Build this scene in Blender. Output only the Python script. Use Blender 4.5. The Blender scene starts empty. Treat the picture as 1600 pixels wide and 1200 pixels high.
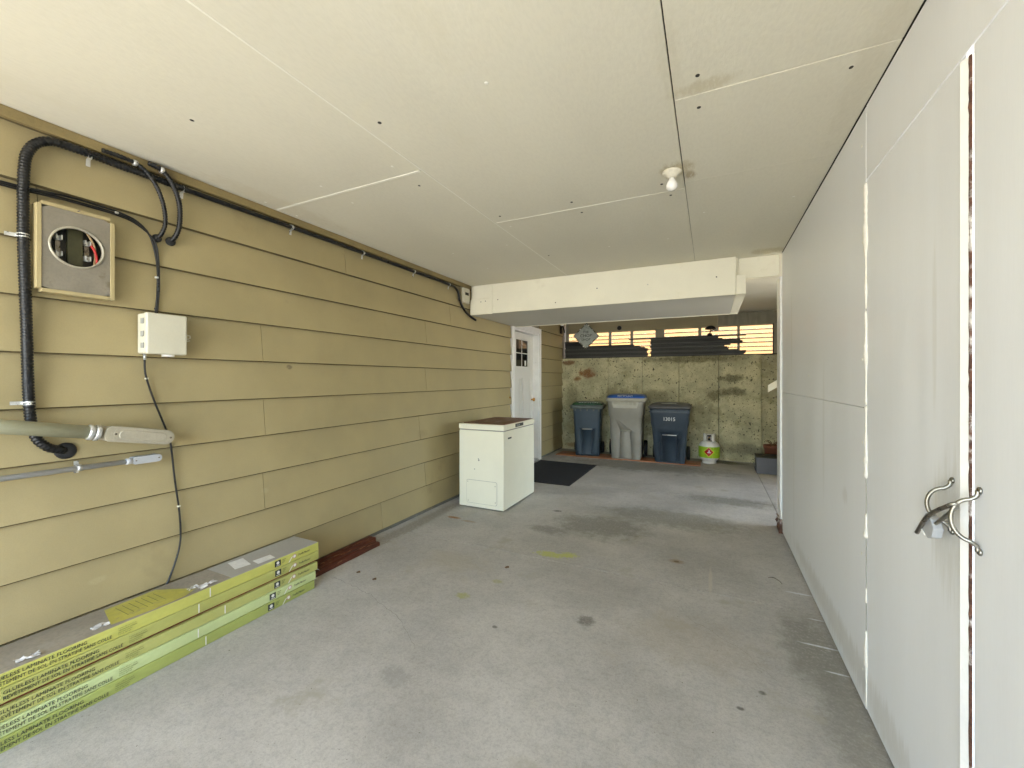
import bpy, bmesh, math, random
from mathutils import Vector, Matrix, noise as mnoise
R_ = math.radians
rnd = random.Random(7)
scene = bpy.context.scene
col = scene.collection

# ------------------------------------------------------------------ camera
cam_d = bpy.data.cameras.new('camera')
cam = bpy.data.objects.new('camera', cam_d); col.objects.link(cam)
cam.location = (0, 0, 1.34)
cam.rotation_euler = (R_(90), 0, R_(25.67))
cam_d.sensor_width = 36.0
cam_d.lens = 645 / 1600 * 36
cam_d.shift_y = -0.005
cam_d.clip_start = 0.02
cam_d.clip_end = 3000
scene.camera = cam

# ------------------------------------------------------------------ sky and sun
SUN_EL, SUN_AZ = R_(50), R_(122)          # azimuth clockwise from +Y
world = bpy.data.worlds.new('World'); scene.world = world; world.use_nodes = True
wn = world.node_tree.nodes; wl = world.node_tree.links
sky = wn.new('ShaderNodeTexSky'); sky.sky_type = 'NISHITA'; sky.sun_disc = False
sky.sun_elevation = SUN_EL; sky.sun_rotation = SUN_AZ
sky.air_density = 1.0; sky.dust_density = 0.7
wn['Background'].inputs['Strength'].default_value = 0.15
wl.new(sky.outputs[0], wn['Background'].inputs['Color'])
sd = bpy.data.lights.new('sun', 'SUN'); sd.energy = 4.5; sd.angle = R_(0.5); sd.color = (1.0, 0.93, 0.83)
sun = bpy.data.objects.new('sun', sd); col.objects.link(sun)
sdir = Vector((math.sin(SUN_AZ) * math.cos(SUN_EL), math.cos(SUN_AZ) * math.cos(SUN_EL), math.sin(SUN_EL)))
sun.rotation_euler = (-sdir).to_track_quat('-Z', 'Y').to_euler()
sun.location = (6, -6, 12)

vs = scene.view_settings
vs.view_transform = 'Standard'; vs.look = 'None'; vs.exposure = 3.65; vs.gamma = 1.0; vs.use_curve_mapping = False
scene.render.engine = 'CYCLES'
scene.cycles.max_bounces = 12
scene.cycles.diffuse_bounces = 10
scene.cycles.use_denoising = True

# ------------------------------------------------------------------ constants of the place (metres)
L = -2.57      # face of the house wall
R = 0.563      # face of the storage partition
B = 7.62       # face of the concrete wall at the back
CZ = 2.44      # ceiling

# ------------------------------------------------------------------ materials
def mat(name, c, rough=0.6, var=0.10, scale=6.0, fine=90.0, bump=0.15, bdist=0.002, c2=None, c2amt=0.0, c2scale=3.0,
        metal=0.0, spec=0.4, stretch=(1, 1, 1), stains=(), coat=0.0, rvar=0.12, speck=None, speck_scale=160, speck_th=0.66, grain=0.0):
    m = bpy.data.materials.new(name); m.use_nodes = True
    nt = m.node_tree; N = nt.nodes; K = nt.links
    p = N['Principled BSDF']
    tc = N.new('ShaderNodeTexCoord'); mp = N.new('ShaderNodeMapping'); mp.inputs['Scale'].default_value = stretch
    K.new(tc.outputs['Object'], mp.inputs['Vector'])
    def noise(sc, det=4, rg=0.55):
        n = N.new('ShaderNodeTexNoise'); n.inputs['Scale'].default_value = sc
        n.inputs['Detail'].default_value = det; n.inputs['Roughness'].default_value = rg
        K.new(mp.outputs[0], n.inputs['Vector']); return n
    def mix(fac, a, b, mode='MIX'):
        x = N.new('ShaderNodeMix'); x.data_type = 'RGBA'; x.blend_type = mode
        if isinstance(fac, float): x.inputs[0].default_value = fac
        else: K.new(fac, x.inputs[0])
        for s, v in ((6, a), (7, b)):
            if isinstance(v, tuple): x.inputs[s].default_value = (*v, 1)
            else: K.new(v, x.inputs[s])
        return x.outputs[2]
    def mrange(v, a, b, c0=0.0, d=1.0):
        r = N.new('ShaderNodeMapRange'); r.inputs[1].default_value = a; r.inputs[2].default_value = b
        r.inputs[3].default_value = c0; r.inputs[4].default_value = d; r.interpolation_type = 'SMOOTHSTEP'
        K.new(v, r.inputs[0]); return r.outputs[0]
    big = noise(scale, 5)
    lo = tuple(max(0, x * (1 - var)) for x in c); hi = tuple(min(1, x * (1 + var)) for x in c)
    colr = mix(mrange(big.outputs['Fac'], 0.3, 0.7), lo, hi)
    fn = noise(fine, 3, 0.6)
    g = tuple([1 - var * 0.7] * 3)
    colr = mix(mrange(fn.outputs['Fac'], 0.35, 0.6), mix(1.0, colr, g, 'MULTIPLY'), colr)
    if grain:
        for sc_, k_ in ((11.0, 0.55), (34.0, 0.8), (85.0, 1.0)):
            gn = noise(sc_, 4, 0.65); dk = tuple([1 - grain * k_] * 3)
            colr = mix(mrange(gn.outputs['Fac'], 0.36, 0.56), mix(1.0, colr, dk, 'MULTIPLY'), colr)
    if c2 is not None:
        n2 = noise(c2scale, 8, 0.65)
        colr = mix(mrange(n2.outputs['Fac'], 0.62 - c2amt * 0.3, 0.72 - c2amt * 0.2), colr, c2)
    if speck is not None:
        n3 = noise(speck_scale, 2, 0.5)
        colr = mix(mrange(n3.outputs['Fac'], speck_th, speck_th + 0.03), colr, speck)
    if stains:
        wob = noise(9.0, 6, 0.7); wobs = noise(32.0, 6, 0.7); wob2 = noise(60.0, 4, 0.7)
        sub = N.new('ShaderNodeVectorMath'); sub.operation = 'SUBTRACT'; sub.inputs[1].default_value = (0.5, 0.5, 0.5)
        K.new(wob.outputs['Color'], sub.inputs[0])
        sub2 = N.new('ShaderNodeVectorMath'); sub2.operation = 'SUBTRACT'; sub2.inputs[1].default_value = (0.5, 0.5, 0.5)
        K.new(wobs.outputs['Color'], sub2.inputs[0])
        for (cx, cy, cz, rx, ry, rz, sc, amt, wb) in stains:
            off = N.new('ShaderNodeVectorMath'); off.operation = 'SUBTRACT'; off.inputs[1].default_value = (cx, cy, cz)
            K.new(tc.outputs['Object'], off.inputs[0])
            dv = N.new('ShaderNodeVectorMath'); dv.operation = 'DIVIDE'; dv.inputs[1].default_value = (rx, ry, rz)
            K.new(off.outputs[0], dv.inputs[0])
            wm = N.new('ShaderNodeVectorMath'); wm.operation = 'MULTIPLY_ADD'; wm.inputs[1].default_value = (wb, wb, wb)
            K.new((sub2 if rx < 0.17 else sub).outputs[0], wm.inputs[0]); K.new(dv.outputs[0], wm.inputs[2])
            ln = N.new('ShaderNodeVectorMath'); ln.operation = 'LENGTH'; K.new(wm.outputs[0], ln.inputs[0])
            f = mrange(ln.outputs['Value'], 0.40, 1.0, min(1.0, amt * 1.12), 0.0)
            mu = N.new('ShaderNodeMath'); mu.operation = 'MULTIPLY'
            K.new(f, mu.inputs[0]); K.new(mrange(wob2.outputs['Fac'], 0.30, 0.52, 0.35, 1.0), mu.inputs[1])
            colr = mix(mu.outputs[0], colr, sc)
    K.new(colr, p.inputs['Base Color'])
    p.inputs['Metallic'].default_value = metal
    p.inputs['Specular IOR Level'].default_value = spec
    K.new(mrange(big.outputs['Fac'], 0.3, 0.7, max(0.03, rough - rvar), min(1, rough + rvar)), p.inputs['Roughness'])
    if coat: p.inputs['Coat Weight'].default_value = coat
    if bump:
        bp = N.new('ShaderNodeBump'); bp.inputs['Strength'].default_value = bump; bp.inputs['Distance'].default_value = bdist
        K.new(fn.outputs['Fac'], bp.inputs['Height']); K.new(bp.outputs[0], p.inputs['Normal'])
    return m

M = {}
M['siding'] = mat('siding paint', (0.360, 0.296, 0.152), 0.62, 0.07, 2.5, 240, 0.22, 0.0012, c2=(0.32, 0.262, 0.134), c2amt=0.12, c2scale=1.8, stains=[(0, -1.12, 1.42, 1, .028, .022, (0.12, 0.09, 0.06), 0.6, 1.2), (0, -1.3, .62, 1, .03, .02, (0.42, 0.36, 0.21), 0.4, 2.2), (0, -2.1, .40, 1, .04, .02, (0.41, 0.35, 0.20), 0.4, 2.2), (0, .3, .8, 1, .1, .05, (0.27, 0.22, 0.11), 0.5, 1.8), (0, -1.9, 1.1, 1, .12, .04, (0.28, 0.23, 0.12), 0.5, 1.8)])
M['trim_olive'] = mat('olive trim', (0.25, 0.19, 0.08), 0.65, 0.12, 5, 120, 0.2, c2=(0.17, 0.12, 0.06), c2amt=0.2)
M['drip'] = mat('drip edge lap shadow', (0.105, 0.082, 0.036), 0.8, 0.2, 8, 120, 0.1)  # dark shadow line under each lap, painted on the board's bottom edge
M['foundation'] = mat('foundation', (0.16, 0.155, 0.13), 0.9, 0.2, 8, 120, 0.4)
ceil_stains = [(-.02, 1.71, 0, .16, .05, 1, (0.50, 0.44, 0.29), 0.5, 1.4), (-.16, 2.33, 0, .11, .10, 1, (0.42, 0.35, 0.20), 0.6, 1.6), (-.10, 2.42, 0, .04, .06, 1, (0.30, 0.22, 0.11), 0.6, 1.2),
    (.45, 4.15, 0, .2, .12, 1, (0.44, 0.37, 0.2), 0.5, 1.5), (-.13, 1.55, 0, .05, .3, 1, (0.58, 0.54, 0.42), 0.35, 1.4), (.50, 1.9, 0, .06, .6, 1, (0.58, 0.54, 0.42), 0.3, 1.4), (-2.45, 1.75, 0, .12, .7, 1, (0.55, 0.49, 0.35), 0.35, 1.6)]
M['drywall'] = mat('ceiling board', (0.685, 0.655, 0.54), 0.85, 0.045, 1.2, 85, 0.5, 0.002, stretch=(1, 0.35, 1), c2=(0.665, 0.63, 0.50), c2amt=0.1, c2scale=1.0, stains=ceil_stains)
M['caulk'] = mat('caulk', (0.80, 0.78, 0.68), 0.6, 0.04, 30, 200, 0.2)
M['roof'] = mat('roof deck', (0.05, 0.042, 0.032), 0.9, 0.2, 5)
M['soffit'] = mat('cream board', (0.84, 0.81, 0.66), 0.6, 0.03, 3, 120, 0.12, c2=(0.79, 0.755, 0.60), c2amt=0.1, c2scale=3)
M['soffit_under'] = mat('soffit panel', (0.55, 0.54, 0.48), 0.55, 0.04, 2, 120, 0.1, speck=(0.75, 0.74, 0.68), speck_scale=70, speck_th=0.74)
M['white_wall'] = mat('white painted panel', (0.80, 0.812, 0.83), 0.42, 0.02, 1.5, 60, 0.10, 0.001, stretch=(6, 6, 0.35), speck=(0.87, 0.87, 0.87), speck_scale=40, speck_th=0.765, stains=[(0, 1.0, .12, 1, 1.4, .09, (0.52, 0.5, 0.45), 0.45, 1.8), (0, 1.2, 1.05, 1, .03, .5, (0.68, 0.68, 0.66), 0.45, 1.0), (0, 2.1, .6, 1, .03, .7, (0.68, 0.68, 0.66), 0.45, 1.0), (0, .8, .8, 1, .05, .05, (0.6, 0.58, 0.55), 0.4, 1.6), (0, 2.2, 1.7, 1, .04, .4, (0.7, 0.69, 0.64), 0.4, 1.2)])
M['white_door'] = mat('white painted leaf', (0.81, 0.822, 0.845), 0.40, 0.02, 1.5, 60, 0.10, 0.001, stretch=(6, 6, 0.35), speck=(0.88, 0.88, 0.88), speck_scale=40, speck_th=0.755, stains=[(0, -.63, .95, 1, .13, .22, (0.58, 0.57, 0.52), 0.45, 1.6), (0, -.55, 1.5, 1, .02, .3, (0.66, 0.65, 0.62), 0.4, 1.2), (0, -.2, .1, 1, .3, .10, (0.55, 0.53, 0.48), 0.4, 1.6), (0, -.9, 1.25, 1, .05, .08, (0.6, 0.58, 0.55), 0.4, 1.6)])
M['white_trim'] = mat('white trim', (0.82, 0.81, 0.78), 0.45, 0.03, 12, 120, 0.15, c2=(0.62, 0.6, 0.55), c2amt=0.05, c2scale=14)
M['chipped'] = mat('chipped trim', (0.80, 0.79, 0.76), 0.5, 0.05, 12, 120, 0.3, c2=(0.16, 0.07, 0.04), c2amt=0.12, c2scale=16, stretch=(1, 1, 0.3))
M['rawwood'] = mat('raw edge wood', (0.12, 0.055, 0.035), 0.85, 0.45, 30, 150, 0.5, c2=(0.62, 0.58, 0.54), c2amt=0.35, c2scale=13)
M['foam'] = mat('foam filler', (0.83, 0.80, 0.72), 0.7, 0.05, 40, 220, 0.5, 0.003, c2=(0.55, 0.38, 0.22), c2amt=0.03, c2scale=30)
M['door'] = mat('entry door paint', (0.72, 0.71, 0.66), 0.4, 0.02, 4, 120, 0.06)
M['glass'] = mat('window glass', (0.012, 0.014, 0.012), 0.06, 0.2, 3, 40, 0.0, rvar=0.02)
M['paper'] = mat('paper', (0.75, 0.74, 0.7), 0.7, 0.06, 30, 120, 0.1)
M['brass'] = mat('brass', (0.6, 0.30, 0.06), 0.35, 0.1, 30, 100, 0.1, metal=0.6)

floor_stains_light_shade = [
    (-1.10, 2.97, 0, .16, .07, 1, (0.46, 0.49, 0.10), 0.75, 2.2), (-0.97, 3.02, 0, .09, .06, 1, (0.48, 0.51, 0.10), 0.75, 2.0),
    (-1.38, 2.17, 0, .06, .05, 1, (0.36, 0.36, 0.09), 0.6, 1.2), (-1.27, 2.42, 0, .05, .04, 1, (0.34, 0.33, 0.1), 0.45, 1.2),
    (-0.62, 2.235, 0, .062, .07, 1, (0.16, 0.15, 0.125), 0.7, 1.6), (-1.05, 1.97, 0, .02, .018, 1, (0.16, 0.15, 0.125), 0.8, 0.5),
    (0.11, 1.915, 0, .02, .014, 1, (0.13, 0.12, 0.10), 0.85, 0.6), (0.20, 2.05, 0, .02, .016, 1, (0.09, 0.09, 0.06), 0.7, 0.5),
    (-2.24, 3.36, 0, .10, .035, 1, (0.30, 0.13, 0.035), 0.85, 1.0), (-2.05, 3.33, 0, .10, .03, 1, (0.29, 0.18, 0.08), 0.5, 1.0),
    (-0.225, 3.257, 0, .028, .022, 1, (0.06, 0.035, 0.015), 0.95, 0.5), (-0.225, 3.257, 0, .075, .05, 1, (0.24, 0.16, 0.07), 0.5, 0.7),
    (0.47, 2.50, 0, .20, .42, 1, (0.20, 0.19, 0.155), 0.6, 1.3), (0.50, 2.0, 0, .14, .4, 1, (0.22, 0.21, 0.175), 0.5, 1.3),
    (-0.9, 3.75, 0, .55, .38, 1, (0.17, 0.165, 0.125), 0.55, 1.6), (-0.35, 4.25, 0, .8, .35, 1, (0.165, 0.16, 0.12), 0.5, 1.6),
    (-1.3, 3.45, 0, .25, .13, 1, (0.15, 0.145, 0.115), 0.5, 1.4), (-1.40, 3.98, 0, .06, .04, 1, (0.11, 0.105, 0.09), 0.7, 1.0),
    (-1.28, 1.45, 0, .10, .07, 1, (0.28, 0.27, 0.25), 0.5, 2.4),
    (0.0, 3.05, 0, .016, .26, 1, (0.52, 0.48, 0.40), 0.8, 0.25),
    (0.50, 3.10, 0, .10, .012, 1, (0.70, 0.72, 0.76), 0.85, 0.4), (0.49, 2.53, 0, .11, .010, 1, (0.70, 0.72, 0.76), 0.85, 0.4),  # bluish white streaks: daylight leaking under the partition, painted on the slab
    (0.52, 2.33, 0, .06, .008, 1, (0.70, 0.72, 0.76), 0.8, 0.3), (0.53, 2.80, 0, .05, .008, 1, (0.70, 0.72, 0.76), 0.7, 0.3),  # shorter painted streaks of the same leaking daylight
    (-1.7, 2.55, 0, .35, .2, 1, (0.42, 0.37, 0.27), 0.35, 1.8), (-0.1, 2.3, 0, .45, .3, 1, (0.36, 0.31, 0.24), 0.35, 1.8),
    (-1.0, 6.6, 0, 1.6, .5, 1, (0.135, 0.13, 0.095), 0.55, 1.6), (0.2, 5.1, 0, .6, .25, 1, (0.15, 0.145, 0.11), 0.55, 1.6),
    (0.15, 7.45, 0, .5, .22, 1, (0.07, 0.068, 0.05), 0.8, 1.0), (-2.45, 3.0, 0, .10, 1.4, 1, (0.2, 0.18, 0.13), 0.5, 1.2),  # first entry: dark shadow beside the propane tank, painted into the floor
]
M['floor'] = mat('concrete floor', (0.50, 0.475, 0.432), 0.72, 0.14, 1.7, 210, 0.35, 0.003, c2=(0.40, 0.372, 0.31), c2amt=0.16, c2scale=2.8, grain=0.115, stains=floor_stains_light_shade,
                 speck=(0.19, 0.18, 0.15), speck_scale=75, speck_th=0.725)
wall_stains = [
    (-2.10, 0, 1.45, .20, 1, .13, (0.20, 0.085, 0.025), 0.85, 1.8), (-2.28, 0, 1.34, .10, 1, .06, (0.24, 0.11, 0.035), 0.8, 1.6),
    (-2.45, 0, 1.65, .18, 1, .06, (0.15, 0.06, 0.02), 0.8, 1.4), (-2.3, 0, 0.08, .3, 1, .06, (0.2, 0.1, 0.035), 0.6, 1.0),
    (0.35, 0, 1.35, .30, 1, .09, (0.11, 0.10, 0.05), 0.75, 2.2), (0.30, 0, 1.12, .32, 1, .10, (0.10, 0.09, 0.045), 0.7, 2.2), (0.05, 0, 1.05, .14, 1, .12, (0.12, 0.11, 0.05), 0.7, 1.8),
    (-0.2, 0, 1.68, .9, 1, .09, (0.10, 0.09, 0.04), 0.7, 1.6), (-1.5, 0, 1.0, .5, 1, .3, (0.16, 0.14, 0.06), 0.5, 2.2),
    (-0.9, 0, 1.05, .3, 1, .15, (0.14, 0.12, 0.055), 0.55, 2.2), (-2.4, 0, 0.9, .16, 1, .5, (0.15, 0.13, 0.06), 0.5, 1.8),
    (-0.1, 0, 0.75, .35, 1, .35, (0.15, 0.14, 0.07), 0.45, 2.4), (0.5, 0, 0.2, .5, 1, .12, (0.12, 0.11, 0.07), 0.55, 1.6), (-0.85, 0, 0.55, .25, 1, .4, (0.09, 0.085, 0.05), 0.5, 2.0)]
wall_stains = [(t[0] + 0.8,) + t[1:] for t in wall_stains]
M['concrete'] = mat('old concrete', (0.50, 0.46, 0.285), 0.85, 0.22, 4, 60, 0.6, 0.006, c2=(0.33, 0.30, 0.165), c2amt=0.22, c2scale=3.5, stains=wall_stains, speck=(0.09, 0.085, 0.05), speck_scale=34, speck_th=0.64)
M['header'] = mat('header board', (0.36, 0.31, 0.19), 0.7, 0.08, 4, 100, 0.2, stretch=(0.4, 1, 3))
M['header_grey'] = mat('weathered header', (0.30, 0.28, 0.21), 0.8, 0.15, 5, 100, 0.3, stretch=(3, 1, 0.6))
M['mullion'] = mat('mullion', (0.32, 0.30, 0.22), 0.7, 0.08)
M['cedar'] = mat('cedar slats', (0.185, 0.102, 0.030), 0.65, 0.16, 3, 60, 0.3, stretch=(0.3, 2, 6), c2=(0.14, 0.07, 0.02), c2amt=0.15, c2scale=2.5)
M['darkboard'] = mat('dark composite board', (0.030, 0.029, 0.025), 0.55, 0.25, 8, 80, 0.3, stretch=(0.3, 3, 3))
M['darkboard2'] = mat('dark green board', (0.050, 0.052, 0.043), 0.5, 0.25, 8, 80, 0.3, stretch=(0.3, 3, 3))
M['earth'] = mat('earth bank', (0.12, 0.10, 0.06), 0.95, 0.3, 3, 40, 0.6, 0.02)
M['ground'] = mat('driveway', (0.42, 0.405, 0.37), 0.9, 0.15, 0.5, 60, 0.3, 0.004)
M['black'] = mat('black plastic', (0.009, 0.009, 0.009), 0.38, 0.2, 20, 120, 0.08)
M['black_matte'] = mat('black rubber', (0.018, 0.018, 0.018), 0.7, 0.2, 20, 120, 0.15)
M['zinc'] = mat('zinc strap', (0.62, 0.62, 0.60), 0.35, 0.1, 40, 150, 0.08, metal=0.7)
M['steel'] = mat('bright steel', (0.34, 0.33, 0.29), 0.33, 0.12, 30, 150, 0.06, metal=1.0, rvar=0.08)
M['dark_steel'] = mat('dark steel', (0.22, 0.19, 0.15), 0.35, 0.2, 30, 150, 0.1, metal=0.9)
M['meter_plate'] = mat('meter plate', (0.225, 0.20, 0.155), 0.55, 0.10, 9, 100, 0.12, c2=(0.16, 0.13, 0.085), c2amt=0.12, c2scale=7)
M['meter_ring'] = mat('meter ring', (0.42, 0.39, 0.31), 0.4, 0.1, 20, metal=0.4)
M['meter_trim'] = mat('meter trim', (0.41, 0.335, 0.175), 0.6, 0.05, 12)
M['dark_in'] = mat('dark interior', (0.02, 0.018, 0.012), 0.6, 0.3)
M['olive_block'] = mat('olive insulator', (0.055, 0.052, 0.022), 0.5, 0.2)
M['red'] = mat('red insulation', (0.42, 0.015, 0.012), 0.4, 0.05)
M['tanwire'] = mat('tan wire', (0.35, 0.24, 0.12), 0.5, 0.05)
M['beige'] = mat('beige plastic', (0.60, 0.57, 0.45), 0.5, 0.03, 8, 120, 0.06, c2=(0.52, 0.48, 0.36), c2amt=0.08, c2scale=6)
M['grey_latch'] = mat('grey hinge', (0.30, 0.30, 0.27), 0.5, 0.05)
M['pipe_green'] = mat('painted steel pipe', (0.40, 0.40, 0.28), 0.45, 0.08, 8, 100, 0.08, stretch=(1, 0.3, 1))
M['lb'] = mat('conduit body', (0.42, 0.38, 0.29), 0.5, 0.08, 14, 120, 0.1, metal=0.2)
M['pvc'] = mat('grey pvc', (0.42, 0.43, 0.44), 0.4, 0.04)
def carton(n, c): return mat('carton ' + n, c, 0.38, 0.06, 7, 60, 0.08, 0.001, stretch=(1, 0.4, 1), c2=tuple(min(1, x * 1.15 + 0.03) for x in c), c2amt=0.15, c2scale=5)
M['ctn0'] = carton('a', (0.50, 0.49, 0.12)); M['ctn1'] = carton('b', (0.41, 0.405, 0.12)); M['ctn2'] = carton('c', (0.43, 0.43, 0.14))
M['ctn3'] = carton('d', (0.50, 0.57, 0.27)); M['ctn4'] = carton('e', (0.335, 0.375, 0.105))
M['ctn_top'] = mat('dusty carton top', (0.30, 0.265, 0.205), 0.85, 0.15, 5, 80, 0.25, c2=(0.34, 0.31, 0.25), c2amt=0.25, c2scale=4)
M['ctn_top2'] = mat('grey carton flap', (0.40, 0.38, 0.33), 0.8, 0.06, 6, 80, 0.15)
M['print'] = mat('dark print', (0.035, 0.04, 0.03), 0.5, 0.1)
M['print_soft'] = mat('soft print', (0.16, 0.18, 0.06), 0.5, 0.1)
M['print_red'] = mat('stamp', (0.50, 0.28, 0.26), 0.5, 0.2, 90, 300, 0)
M['film'] = mat('torn film', (0.62, 0.60, 0.57), 0.25, 0.1, 40, 100, 0.3)
M['label_yellow'] = mat('yellow label', (0.46, 0.42, 0.085), 0.5, 0.12, 14, 60, 0.1, c2=(0.34, 0.30, 0.13), c2amt=0.2, c2scale=9)
M['redwood'] = mat('red brown planks', (0.20, 0.060, 0.022), 0.5, 0.2, 6, 60, 0.25, stretch=(1, 0.25, 1), c2=(0.10, 0.03, 0.012), c2amt=0.25, c2scale=8)
M['redwood_old'] = mat('weathered stained wood', (0.10, 0.026, 0.013), 0.75, 0.35, 9, 70, 0.6, 0.004, stretch=(3, 0.35, 3), c2=(0.34, 0.16, 0.08), c2amt=0.16, c2scale=22)
M['laminate'] = mat('laminate under bins', (0.40, 0.165, 0.07), 0.42, 0.15, 6, 60, 0.15, stretch=(0.25, 2, 1), c2=(0.26, 0.09, 0.036), c2amt=0.25, c2scale=8)
M['freezer'] = mat('freezer enamel', (0.76, 0.73, 0.58), 0.38, 0.02, 4, 120, 0.03, rvar=0.02)
M['freezer_top'] = mat('freezer wood top', (0.15, 0.055, 0.03), 0.45, 0.25, 8, 70, 0.2, stretch=(2, 0.4, 1), c2=(0.27, 0.14, 0.08), c2amt=0.2, c2scale=14)
M['seal'] = mat('grey seal', (0.28, 0.27, 0.23), 0.6, 0.05)
M['mat'] = mat('coir mat', (0.02, 0.02, 0.022), 0.95, 0.4, 40, 300, 0.9, 0.006, speck=(0.10, 0.10, 0.105), speck_scale=180, speck_th=0.62)
M['mat_edge'] = mat('mat border', (0.02, 0.02, 0.021), 0.7, 0.1)
M['bin_blue'] = mat('slate blue bin', (0.040, 0.062, 0.085), 0.42, 0.10, 6, 140, 0.12, 0.001)
M['bin_navy'] = mat('charcoal blue bin', (0.036, 0.052, 0.073), 0.42, 0.10, 6, 140, 0.12, 0.001)
M['bin_grey'] = mat('grey bin', (0.29, 0.275, 0.235), 0.48, 0.06, 6, 140, 0.12, 0.001)
M['bin_grey_lt'] = mat('grey bin rim', (0.40, 0.38, 0.31), 0.48, 0.06, 6, 140, 0.12)
M['lid_green'] = mat('dark green lid', (0.016, 0.065, 0.026), 0.42, 0.1, 8)
M['lid_rim'] = mat('lid skirt', (0.085, 0.10, 0.09), 0.42, 0.2, 12)
M['lid_blue'] = mat('blue lid', (0.018, 0.085, 0.33), 0.4, 0.06, 8)
M['lid_black'] = mat('charcoal lid', (0.085, 0.083, 0.08), 0.5, 0.1, 8)
M['white_print'] = mat('white print', (0.78, 0.78, 0.76), 0.5, 0.04)
M['tank_white'] = mat('tank enamel', (0.78, 0.77, 0.73), 0.3, 0.03, 6, 100, 0.03, c2=(0.6, 0.57, 0.5), c2amt=0.04, c2scale=10)
M['tank_green'] = mat('tank sleeve', (0.36, 0.58, 0.03), 0.35, 0.15, 14, 80, 0.05, c2=(0.75, 0.74, 0.10), c2amt=0.2, c2scale=9)
M['tank_red'] = mat('hazard red', (0.50, 0.02, 0.025), 0.35, 0.05)
M['yellow'] = mat('sleeve yellow', (0.75, 0.66, 0.06), 0.35, 0.05)
M['greybox'] = mat('grey painted box', (0.125, 0.130, 0.150), 0.6, 0.06, 6, 100, 0.15)
M['greybox_top'] = mat('dark felt top', (0.055, 0.05, 0.035), 0.85, 0.2, 10)
M['terracotta'] = mat('terracotta', (0.24, 0.085, 0.045), 0.8, 0.15, 8)
M['sign_face'] = mat('mosaic sign face', (0.44, 0.48, 0.43), 0.5, 0.12, 20, 60, 0.2, c2=(0.28, 0.33, 0.32), c2amt=0.2, c2scale=18)
M['sign_rim'] = mat('sign edge', (0.17, 0.17, 0.12), 0.5, 0.3, 60, 100, 0.3, c2=(0.35, 0.35, 0.28), c2amt=0.3, c2scale=50)
M['porcelain'] = mat('porcelain', (0.72, 0.68, 0.55), 0.35, 0.04, 20, c2=(0.40, 0.31, 0.17), c2amt=0.12, c2scale=22)
M['bulb'] = mat('frosted bulb', (0.85, 0.84, 0.80), 0.2, 0.02, 5, 60, 0.0)
M['nail'] = mat('screw dimple', (0.03, 0.028, 0.022), 0.7, 0.2)
M['nail_white'] = mat('filled screw', (0.82, 0.80, 0.72), 0.6, 0.02)
M['chip'] = mat('dry leaf', (0.17, 0.10, 0.05), 0.8, 0.3, 40)
M['house_block'] = mat('wall core', (0.25, 0.22, 0.15), 0.9, 0.05)

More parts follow.
